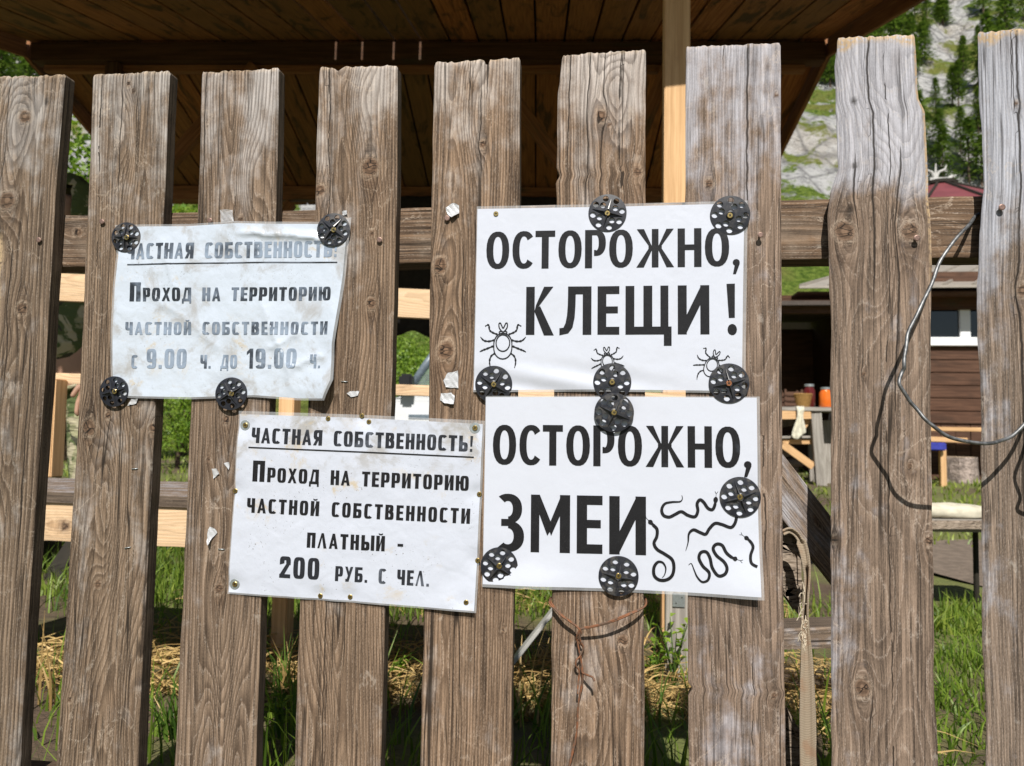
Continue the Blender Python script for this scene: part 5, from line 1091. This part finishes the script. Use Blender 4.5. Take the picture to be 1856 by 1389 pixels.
for sd2 in (0, 1):
    fr = MB()
    for (x0, z0, x1, z1, r) in ((-.02, za-.02, .42, zt_, .05), (1.15, za-.02, 1.15, zt_, .04), (2.42, za-.02, 2.3, zt_, .05), (.40, zt_, 2.32, zt_, .035)): fr.tube([Cc(x0, z0, sd2), Cc((x0+x1)/2, (z0+z1)/2+(.02 if x0 < .2 else 0), sd2), Cc(x1, z1, sd2)], r, 8)
    fr.build('pillar', m_cpl, car, smooth=True)
a_, b_ = Cc(.42, zt_, 0), Cc(2.3, zt_, 1); MB().box(((a_.x+b_.x)/2, (a_.y+b_.y)/2, zt_+.02), b_.x-a_.x, b_.y-a_.y, .05).build('roof', m_white, car, bevel=.02)
for sd2 in (0, 1):
    yy = .012*(1 if sd2 == 0 else -1)
    for q in ([(.03, za), (1.13, za), (1.13, zt_-.03), (.44, zt_-.03)], [(1.17, za), (2.4, za), (2.29, zt_-.03), (1.17, zt_-.03)]):
        MB().add([Cc(x, z, sd2)+Vector((0, yy, 0)) for x, z in q], [(0, 1, 2, 3)]).build('window', m_glass, car, fix=False)
MB().add([Cc(0, za, 0), Cc(0, za, 1), Cc(.41, zt_-.02, 1), Cc(.41, zt_-.02, 0)], [(0, 1, 2, 3)]).build('windscreen', m_glass, car, fix=False)
mp = U(737, 696, 9.2); mr = MB().box((mp.x, 9.2, mp.z), .17, .16, .24).build('mirror', m_black, car, bevel=.03); beam_obj('mirror_arm', mp+Vector((.03, .02, -.06)), Vector((ax+.1, W0+.03, za+.02)), .03, .03, m_black, mr)
for x in (-.55, 1.85):
    for y in (W0+.09, W1-.09):
        Mx = Matrix(((1, 0, 0), (0, 0, -1), (0, 1, 0))); wh = MB().lathe([(.2, -.09), (.31, -.09), (.375, -.06), (.375, .06), (.31, .09), (.2, .09)], (ax+x, y, .50), 28, Mx).build('wheel', m_tyre, car)
        MB().lathe([(.195, -.075), (.195, .092), (.15, .08), (.05, .095)], (ax+x, y, .50), 24, Mx).build('rim', m_zinc, wh)
hd = MB().box((ax-1.07, W0+.2, .86), .06, .2, .13).build('headlight', m_glass, car, bevel=.02); MB().box((ax-1.07, W1-.2, .86), .06, .2, .13).build('headlight', m_glass, car, bevel=.02)
ds = MB().beam((ax+.04, W0-.004, za-.28), (ax+2.4, W0-.004, za-.28), .02, .05).build('side_moulding', m_cpl, car)
# ------------------------------------------------------------------ timber house at the right
HY = 9.3
house = empty('timber_house', (at_x(1720, HY), HY, 0), 'dark timber house with a pale metal roof and a white framed window', 'house')
x0, x1 = at_x(1545, HY), at_x(2250, HY); zE = U(1720, 545, HY).z
sd3 = MB(); z = U(1720, 768, HY).z; hh = 22*HY/FPX; k = 0
while z < zE+.3:
    sd3.box(((x0+x1)/2, HY+.012+.003*(k % 2), z+hh/2-.003), x1-x0, .03, hh-.008); z += hh; k += 1
MBd = sd3.build('siding', m_house, house, bevel=.004)
MB().box(((x0+x1)/2, HY+1.9, 1.2), x1-x0-.02, 3.7, 2.5).build('wall', m_house, house)
vz = U(1720, 768, HY).z; vb = MB(); xx = x0; r = random.Random(3)
while xx < x1: vb.box((xx+.08, HY+.03+r.uniform(-.004, .004), vz/2-.01), .155, .03, vz-.01); xx += .162
vb.build('skirting_boards', m_house, house, bevel=.003)
# window (white frame, dark panes)
m_wh = simple('white_frame', (.80, .82, .84), .4, var=.04); m_pane = simple('dark_pane', (.006, .007, .009), .05, spec=.8)
wx0, wx1 = at_x(1640, HY), at_x(1862, HY); wz0, wz1 = U(1720, 628, HY).z, U(1720, 546, HY).z; fwp = .085
win = MB()
win.box(((wx0+wx1)/2, HY-.02, wz0+.05), wx1-wx0, .07, .10).box(((wx0+wx1)/2, HY-.02, wz1-.03), wx1-wx0, .07, .06)
xm = at_x(1750, HY)
for xc, ww in ((wx0+.045, .09), (xm, .115), (wx1-.045, .09)): win.box((xc, HY-.018, (wz0+wz1)/2), ww, .06, wz1-wz0-.17)
wo = win.build('window', m_wh, house, bevel=.006); MB().box(((wx0+wx1)/2, HY-.009, (wz0+wz1)/2), wx1-wx0-.02, .012, wz1-wz0-.02).build('pane', m_pane, wo)
# metal roof: eave and left verge
m_roof = simple('beige_metal', (.40, .36, .31), .45, .25, scale=8, var=.12)
ey = 8.87; rl0 = U(1448, 536, ey); rr0 = U(2200, 500, ey); zez = U(1720, 518, ey).z
ro = MB(); dyr, dzr = 4.2, 1.25
for j in range(14):
    xa = rl0.x+j*(rr0.x-rl0.x)/14; xb = rl0.x+(j+1)*(rr0.x-rl0.x)/14
    vs = [(xa, ey, zez), (xb, ey, zez), (xb+2.6, ey+dyr, zez+dzr), (xa+2.6, ey+dyr, zez+dzr), (xa, ey, zez-.02), (xb, ey, zez-.02), (xb+2.6, ey+dyr, zez+dzr-.02), (xa+2.6, ey+dyr, zez+dzr-.02)]
    ro.add(vs, [(0, 1, 2, 3), (7, 6, 5, 4), (0, 4, 5, 1), (2, 6, 7, 3), (0, 3, 7, 4), (1, 5, 6, 2)]); ro.beam((xa+.02, ey-.002, zez+.012), (xa+2.62, ey+dyr, zez+dzr+.012), .03, .026)
rf = ro.build('roof', m_roof, house)
beam_obj('eave_trim', (rl0.x, ey-.012, zez-.012), (rr0.x, ey-.012, zez-.012), .02, .03, m_roof, house)
beam_obj('eave_board', (rl0.x-.4, ey+.36, zez-.125), (rr0.x, ey+.36, zez-.125), .03, .17, m_darkbeam, house)
MB().box(((rl0.x+rr0.x)/2, ey+.24, zez-.06), rr0.x-rl0.x, .38, .02).build('soffit', m_darkbeam, house)
# open dark porch left of the house
porch = empty('porch', (at_x(1450, 9.3), 9.3, 0), 'open dark porch attached to the left side of the timber house', 'porch')
px0, px1 = at_x(1372, 8.7), at_x(1548, 9.2); zp = U(1450, 545, 8.7).z
MB().box(((px0+px1)/2-.1, 9.8, zp+.03), px1-px0+.5, 2.6, .05, Matrix.Rotation(R(4), 3, 'X')).build('roof', simple('dark_sheet', (.09, .07, .06), .6), porch, bevel=.005)
beam_obj('beam', (px0-.2, 8.66, zp-.08), (px1, 8.66, zp-.08), .08, .14, m_house, porch)
MB().box(((px0+px1)/2, 11.0, zp/2), px1-px0+.4, .06, zp-.03).build('back_wall', m_house, porch)
MB().box((px0-.2, 9.85, zp/2), .05, 2.2, zp-.03).build('side_wall', m_house, porch)
# table in the porch mouth
TY = 8.0; tz = U(1460, 738, TY).z
table = empty('work_table', (at_x(1465, TY), TY, 0), 'rough wooden work table with braced legs in front of the dark porch', 'table')
beam_obj('table_top', (at_x(1405, TY), TY+.28, tz-.02), (at_x(1560, TY), TY+.28, tz-.02), .6, .04, m_graytimber, table)
beam_obj('apron', (at_x(1405, TY), TY, tz-.085), (at_x(1470, TY), TY+.01, tz-.075), .04, .09, m_beam, table)
for (a, b, wd, m) in (((1478, 744), (1490, 866), .10, m_graytimber), ((1540, 744), (1545, 866), .1, m_graytimber)):
    beam_obj('leg', U(*a, TY+.02)-Vector((0, 0, .03)), Vector((U(*b, TY+.02).x, TY+.02, -.02)), .07, wd, m, table, upv=(1, 0, 0))
beam_obj('leg', Vector((at_x(1478, TY)+.1, TY+.5, -.02)), Vector((at_x(1478, TY)+.1, TY+.5, tz-.04)), .07, .07, m_graytimber, table, upv=(0, 1, 0)); beam_obj('leg', Vector((at_x(1540, TY)+.1, TY+.5, -.02)), Vector((at_x(1540, TY)+.1, TY+.5, tz-.04)), .07, .07, m_graytimber, table, upv=(0, 1, 0))
beam_obj('brace', U(1418, 806, TY+.03), U(1474, 846, TY+.03), .03, .075, m_beam, table); beam_obj('brace', U(1446, 788, TY+.06), U(1470, 752, TY+.06), .03, .06, m_beam, table)
beam_obj('shelf', U(1400, 793, TY+.2), U(1466, 792, TY+.2), .3, .025, m_graytimber, table)
beam_obj('crossbar', U(1418, 801, TY+.09), U(1472, 801, TY+.09), .03, .05, m_beam, table)
pg = tag(beam_obj('grey_post', Vector((at_x(1502, 8.3), 8.35, -.05)), Vector((at_x(1500, 8.3), 8.35, U(1500, 762, 8.3).z)), .13, .13, m_graytimber, None, upv=(0, 1, 0)), 'short thick grey post beside the work table', 'post')
def jar(px, Y, r_, h, mat, label, liq):
    x = at_x(px, Y); root = empty('glass_jar', (x, Y, tz), label, 'jar')
    MB().lathe([(r_*.9, .001), (r_, .01), (r_, h*.72), (r_*.75, h*.86), (r_*.72, h*.9)], (x, Y, tz), 18).build('jar_body', mat, root, smooth=True)
    MB().lathe([(r_*.8, h*.9), (r_*.82, h*.91), (r_*.82, h), (r_*.7, h*1.01)], (x, Y, tz), 18).build('lid', m_zinc, root)
jar(1497, TY+.12, .062, .205, simple('orange_preserve', (.75, .16, .02), .1, spec=.6, var=.1), 'glass jar of orange preserve with a white lid on the work table', 0)
jar(1467, TY+.35, .06, .25, simple('red_preserve', (.10, .012, .01), .1, spec=.6, var=.1), 'tall dark red jar behind the basket on the work table', 0)
bk = MB(); xb = at_x(1478, TY+.2)
for k in range(9): bk.lathe([(.062+.004*k, .016*k), (.07+.004*k, .016*k+.008), (.062+.004*k, .016*k+.0155)], (xb-.12, TY+.22, tz), 18)
tag(bk.build('wicker_basket', simple('wicker', (.42, .25, .08), .8, scale=60), None), 'small yellowish wicker basket on the work table', 'basket')
crt = empty('slatted_crate', (at_x(1437, TY+.3), TY+.3, tz), 'small brown slatted crate standing on the left end of the work table', 'crate'); xc0, xc1 = at_x(1418, TY+.3), at_x(1452, TY+.3)
for kz in (.02, .075, .13):
    for yy in (TY+.2, TY+.42): beam_obj('slat', (xc0, yy, tz+.012+kz), (xc1, yy, tz+.012+kz), .012, .04, m_house, crt)
for xq in (xc0+.012, xc1-.012):
    for yy in (TY+.215, TY+.405): beam_obj('corner_post', (xq, yy, tz+.001), (xq, yy, tz+.19), .022, .022, m_house, crt, upv=(0, 1, 0))
MB().box(((xc0+xc1)/2, TY+.31, tz+.008), xc1-xc0-.06, .17, .012).build('base', m_house, crt)
def drape():
    V = []; nu, nv = 14, 24
    for i in range(nv):
        for j in range(nu):
            u = j/(nu-1); v = i/(nv-1); a = U(1441+15*u, 735, TY).x; x = a+.015*math.sin(v*5+u*3)-.03*v*(1-u); y = TY-.045-.012*math.sin(u*14+v*2); zz = tz+.004-.33*v*(.9+.1*math.sin(u*5)) if i > 2 else tz+.006
            if i <= 2: y += .12*(2-i)/2+.02
            V.append((x, y, zz))
    o = MB().add(V, [(i*nu+j, i*nu+j+1, (i+1)*nu+j+1, (i+1)*nu+j) for i in range(nv-1) for j in range(nu-1)]).build('white_cloth', simple('cream_cloth', (.70, .67, .55), .9), None, smooth=True)
    s = o.modifiers.new('thickness', 'SOLIDIFY'); s.thickness = .004; tag(o, 'cream cloth hanging over the corner of the work table', 'cloth')
drape()
r = random.Random(12)
for k, (px, py, px2, py2, rr) in enumerate([(1398, 770, 1432, 764, .05), (1394, 858, 1440, 850, .055), (1410, 842, 1452, 838, .05), (1404, 826, 1440, 818, .045)]):
    log('firewood_log', ['split firewood log stuck out under the left end of the work table', 'lowest firewood log on the ground under the work table', 'middle firewood log of the heap under the work table', 'topmost firewood log of the heap under the work table'][k], 'firewood', U(px, py, TY+.25), U(px2, py2, TY+.5), rr, m_crack, k)
for k, (xa, ya, xb2, yb2, m_) in enumerate([(1392, 690, 1420, 868, m_beam), (1516, 640, 1497, 866, m_graytimber)]):
    tag(beam_obj('leaning_board', U(xa, ya, TY+.75), U(xb2, yb2, TY+.6), .02, .11, m_, None, upv=(0, 1, 0)), ['light board leaning in the dark porch left of the work table', 'grey board leaning against the porch front beside the house wall'][k], 'board')
# bench, stool and stump by the house wall
wb = empty('wall_bench', (at_x(1735, 9.0), 9.0, 0), 'plain light plank bench along the wall under the house window', 'bench')
zz = U(1735, 775, 8.9).z; beam_obj('seat', (at_x(1660, 8.95), 9.0, zz-.02), (at_x(1900, 8.95), 9.0, zz-.02), .3, .045, m_beam, wb)
for px in (1672, 1845): beam_obj('leg', (at_x(px, 9.0), 9.02, -.02), (at_x(px, 9.0), 9.02, zz-.043), .06, .2, m_graytimber, wb, upv=(0, 1, 0))
stl = empty('small_stool', (at_x(1705, 8.3), 8.3, 0), 'low light stool with a blue cloth seat edge in front of the wall bench', 'stool')
zs2 = U(1705, 796, 8.3).z; beam_obj('seat', (at_x(1660, 8.3), 8.3, zs2), (at_x(1741, 8.3), 8.3, zs2-.01), .3, .05, m_beam, stl)
for px in (1668, 1705): beam_obj('leg', (at_x(px, 8.25), 8.22, -.02), (at_x(px, 8.25), 8.22, zs2-.026), .055, .055, m_beam, stl, upv=(0, 1, 0))
MB().box((at_x(1698, 8.15), 8.14, zs2-.075), .16, .03, .08).build('blue_cloth', simple('blue_cloth', (.04, .05, .35), .8), stl, bevel=.01)
st = U(1740, 868, 8.9); st.z = GB; sr_ = 27*st.y/FPX
m_st = simple('stump_bark', (.42, .34, .30), .9, scale=14, var=.55, bump=.8, bd=.03); stump = empty('tree_stump', st, 'short cut tree stump standing on the lawn by the house wall', 'stump')
rr = random.Random(4); ns = 22; prf = [(1+.08*rr.uniform(-1, 1)) for _ in range(ns)]; V = []
for k, (rad, z) in enumerate(((1.12, GB-.05), (1.03, GB+.06), (1, GB+.15), (.98, GB+43*st.y/FPX))):
    V += [(st.x+sr_*rad*prf[i]*math.cos(2*math.pi*i/ns), st.y+sr_*rad*prf[i]*math.sin(2*math.pi*i/ns), z) for i in range(ns)]
MB().add(V, [(k*ns+i, k*ns+(i+1) % ns, (k+1)*ns+(i+1) % ns, (k+1)*ns+i) for k in range(3) for i in range(ns)]).build('bark', m_st, stump)
MB().add(V[-ns:], [tuple(range(ns))]).build('cut_face', simple('cut_wood', (.5, .38, .26), .8, scale=30), stump)
# near plank bench with a pale sack on it, right gap
nb = empty('garden_bench', Uz(1735, 990, 0), 'low grey slab bench on the grass beyond the two rightmost boards', 'bench')
NYb = 3.0; zt3 = U(1735, 941, NYb).z
beam_obj('seat', U(1650, 946, NYb), U(1850, 946, NYb)+Vector((0, 0, -.004)), .30, .035, m_graytimber, nb); beam_obj('bark_edge', U(1650, 952, NYb-.162), U(1850, 952, NYb-.162), .025, .03, m_crack, nb)
for px in (1665, 1764): beam_obj('leg', Vector((at_x(px, NYb), NYb, -.02)), Vector((at_x(px, NYb), NYb, U(px, 949, NYb).z-.018)), .016, .016, m_dark, nb, upv=(0, 1, 0))
c_ = U(1722, 926, NYb); sk = bmesh.new(); bmesh.ops.create_icosphere(sk, subdivisions=3, radius=1)
for v in sk.verts:
    p = v.co.copy(); q = Vector((math.copysign(abs(p.x)**.6, p.x)*.14, math.copysign(abs(p.y)**.7, p.y)*.07, math.copysign(abs(p.z)**.6, p.z)*.027)); n_ = float(fbm(np.array(p.x*3), np.array(p.y*3+p.z*2), 5, 3)); v.co = q*(1+.25*n_)+Vector((c_.x, c_.y, zt3+.029))
me = bpy.data.meshes.new('pale_sack'); sk.to_mesh(me); sk.free(); me.materials.append(simple('sack', (.62, .58, .46), .8)); me.polygons.foreach_set('use_smooth', [True]*len(me.polygons)); o = bpy.data.objects.new('pale_sack', me); link(o); tag(o, 'pale flat bundle lying on the low slab bench', 'bundle')
beam = beam_obj('pine_plank', U(1640, 921, NYb+.1), U(1815, 927, NYb+.1), .06, .022, m_beam, None); tag(beam, 'light pine plank lying behind the pale bundle', 'plank')
# bare trodden earth under that bench
bp = [Uz(x, y, .006) for x, y in ((1560, 985), (1700, 975), (1900, 985), (1980, 1075), (1780, 1065), (1690, 1040), (1600, 1020))]; tag(MB().add([(p.x, p.y, .012) for p in bp], [tuple(range(len(bp)))]).build('path', simple('trodden_earth', (.20, .155, .12), .95, scale=20, var=.3, bump=.5, bd=.02), None, fix=False), kind='structure')
# yurt with a maroon roof and white finial on the slope
yt = U(1703, 340, 17.5); yurt = empty('round_hut', (yt.x, 17.5, float(hill_z(yt.x, 17.5))), 'round hut with a maroon roof and white carved finial on the slope', 'hut'); gzv = float(hill_z(yt.x, 17.5))
zt4 = U(1703, 338, 17.5).z; zw = zt4-1.0; rm = MB(); ny = 12
rm.lathe([(2.3, zw), (.28, zt4)], (yt.x, 17.5, 0), ny); rm.build('roof', simple('maroon_sheet', (.20, .055, .06), .5, scale=3, var=.2), yurt)
rb = MB()
for k in range(ny): a = 2*math.pi*k/ny; rb.tube([(yt.x+2.31*math.cos(a), 17.5+2.31*math.sin(a), zw+.01), (yt.x+.28*math.cos(a), 17.5+.28*math.sin(a), zt4+.01)], .035, 5)
rb.build('roof_rib', m_dark, yurt); MB().lathe([(2.05, gzv-.6), (2.05, zw+.05)], (yt.x, 17.5, 0), ny).build('wall', m_house, yurt)
MB().lathe([(.36, zt4), (.36, zt4+.07), (.30, zt4+.08)], (yt.x, 17.5, 0), 16).build('cap', m_dark, yurt)
fz = zt4+.08; fn = MB(); fn.box((yt.x, 17.5, fz+.08), .62, .16, .14)
for s_ in (-1, 1): fn.tube([(yt.x-.12, 17.5, fz+.12), (yt.x-.12+s_*.10, 17.5, fz+.34), (yt.x-.12+s_*.28, 17.5, fz+.42), (yt.x-.12+s_*.34, 17.5, fz+.56)], [.06, .045, .035, .015], 7)
fn.tube([(yt.x-.12, 17.5, fz+.2), (yt.x-.10, 17.5, fz+.62)], [.05, .015], 7); fn.tube([(yt.x+.25, 17.5, fz+.1), (yt.x+.38, 17.5, fz+.2), (yt.x+.45, 17.5, fz+.16)], [.07, .06, .02], 7)
fn.v = [((p[0]-yt.x)*.7+yt.x, (p[1]-17.5)*.7+17.5, (p[2]-fz)*.7+fz) for p in fn.v]; fn.build('finial', simple('pale_wood', (.55, .54, .52), .8), yurt, bevel=0)
# ------------------------------------------------------------------ person in camouflage behind the left railing
def skin(name, chain, edges, mat, parent, sub=2, rootv=0):
    me = bpy.data.meshes.new(name); me.from_pydata([tuple(c[:3]) for c in chain], edges, []); o = bpy.data.objects.new(name, me); me.materials.append(mat); link(o, parent)
    m = o.modifiers.new('skin', 'SKIN'); m.use_smooth_shade = True
    for i, c in enumerate(chain):
        sv = me.skin_vertices[0].data[i]; sv.radius = (c[3], c[4] if len(c) > 4 else c[3]); sv.use_root = (i == rootv)
    s = o.modifiers.new('sub', 'SUBSURF'); s.levels = sub; s.render_levels = sub; return o
def camo():
    M = NT('camouflage_cloth'); v = M.obj(); a = M.noise(v, 9, 3, .5, .8); b = M.noise(M.n('VectorMath', {0: v, 1: (3., 5., 1.)}, operation='ADD'), 11, 3, .5, .8); f = M.noise(M.vmul(v, (6, 6, 26)), 1, 3)
    c = M.mix(M.ramp(a, .48, .52), (.30, .29, .17), (.085, .115, .04)); c = M.mix(M.ramp(b, .55, .58), c, (.42, .38, .26)); c = M.mix(M.ramp(b, .40, .38), c, (.05, .05, .03)); M.P(Base_Color=c, Roughness=.9); M.bump(f, .8, .03); return M.m
m_camo = camo(); m_skin = simple('skin', (.46, .27, .19), .5, var=.15, scale=14)
PX, PY = at_x(126, 3.0), 3.0
person = empty('person', (PX, PY, 0), 'person in green camouflage clothes and hood standing behind the shelter railing', 'person')
def pv(x, y, z): return (PX+x, PY+y, z)
# body: pelvis, spine, neck, head; arms to hands with fingers; legs
ch = [pv(0, 0, .86)+(.13, .11), pv(0, -.01, 1.05)+(.125, .10), pv(0, -.03, 1.24)+(.15, .105), pv(0, -.04, 1.35)+(.06, .06), pv(0, -.06, 1.42)+(.055, .055), pv(0, -.085, 1.50)+(.075, .09), pv(0, -.08, 1.57)+(.062, .075)]
ed_ = [(0, 1), (1, 2), (2, 3), (3, 4), (4, 5), (5, 6)]
def limb(start, pts):
    p = start
    for q in pts: ch.append(q); ed_.append((p, len(ch)-1)); p = len(ch)-1
    return p
for s_ in (-1, 1):
    h = limb(2, [pv(s_*.17, -.03, 1.27)+(.058,), pv(s_*.21, -.06, 1.02)+(.043,), pv(s_*.20, -.16, .80)+(.030,), pv(s_*.20, -.18, .745)+(.026, .036)])
    for k in range(4): limb(h, [pv(s_*.20-.028+.019*k, -.195, .70)+(.0095,), pv(s_*.20-.028+.019*k, -.20+.004*k, .668-.004*abs(k-1.5))+(.0085,), pv(s_*.20-.026+.018*k, -.19, .64+.006*abs(k-1.5))+(.007,)])
    limb(h-1, [pv(s_*.17, -.20, .755)+(.011,), pv(s_*.155, -.21, .72)+(.0095,)])
    limb(0, [pv(s_*.09, 0, .78)+(.085,), pv(s_*.10, -.02, .46)+(.058,), pv(s_*.10, .02, .10)+(.038,), pv(s_*.10, -.10, .03)+(.035, .028)])
skin('body', ch, ed_, m_skin, person, 2, 0)
jk = [pv(0, 0, .84)+(.165, .14), pv(0, -.01, 1.05)+(.16, .135), pv(0, -.03, 1.24)+(.175, .135), pv(0, -.04, 1.35)+(.085, .085)]; je = [(0, 1), (1, 2), (2, 3)]
for s_ in (-1, 1):
    b = len(jk); jk += [pv(s_*.175, -.03, 1.27)+(.075,), pv(s_*.215, -.06, 1.02)+(.064,), pv(s_*.203, -.15, .83)+(.05,)]; je += [(2, b), (b, b+1), (b+1, b+2)]
skin('jacket', jk, je, m_camo, person)
tk = [pv(0, 0, .86)+(.155, .13)]; te = []
for s_ in (-1, 1):
    b = len(tk); tk += [pv(s_*.095, 0, .76)+(.105,), pv(s_*.105, -.02, .46)+(.08,), pv(s_*.105, .02, .11)+(.065,)]; te += [(0, b), (b, b+1), (b+1, b+2)]
skin('trousers', tk, te, m_camo, person)
hdm = bmesh.new(); bmesh.ops.create_uvsphere(hdm, u_segments=24, v_segments=16, radius=1)
dl = [v for v in hdm.verts if v.co.y < -.55 and v.co.z < .45 and abs(v.co.x) < .62]; bmesh.ops.delete(hdm, geom=dl, context='VERTS')
for v in hdm.verts: v.co = Vector((PX+v.co.x*.115*(1+.06*math.sin(v.co.z*14)), PY-.07+v.co.y*.135, 1.505+v.co.z*.155))
me = bpy.data.meshes.new('hood'); hdm.to_mesh(me); hdm.free(); me.materials.append(m_camo); me.polygons.foreach_set('use_smooth', [True]*len(me.polygons)); o = bpy.data.objects.new('hood', me); link(o, person); sl = o.modifiers.new('t', 'SOLIDIFY'); sl.thickness = .008
fc = MB()
for s_ in (-1, 1): fc.lathe([(.001, -.012), (.010, -.006), (.012, 0), (.010, .006), (.001, .012)], (PX+s_*.032, PY-.168, 1.515), 10)
fc.build('eye', m_dark, person, smooth=True); MB().tube([(PX, PY-.165, 1.525), (PX, PY-.19, 1.485), (PX, PY-.175, 1.473)], [.008, .014, .008], 8).build('nose', m_skin, person, smooth=True); MB().tube([(PX-.025, PY-.165, 1.445), (PX, PY-.172, 1.443), (PX+.025, PY-.165, 1.445)], [.003, .006, .003], 6).build('mouth', simple('lips', (.35, .13, .11), .5), person, smooth=True)
for s_ in (-1, 1):
    x = PX+s_*.10; MB().add([(x-.05, PY-.19, .0), (x+.05, PY-.19, 0), (x+.045, PY+.08, 0), (x-.045, PY+.08, 0), (x-.045, PY-.17, .05), (x+.045, PY-.17, .05), (x+.05, PY+.07, .16), (x-.05, PY+.07, .16), (x-.045, PY-.06, .16), (x+.045, PY-.06, .16)], [(3, 2, 1, 0), (0, 1, 5, 4), (4, 5, 9, 8), (8, 9, 6, 7), (2, 3, 7, 6), (1, 2, 6, 9, 5), (3, 0, 4, 8, 7)]).build('boot', m_dark, person, bevel=.012)
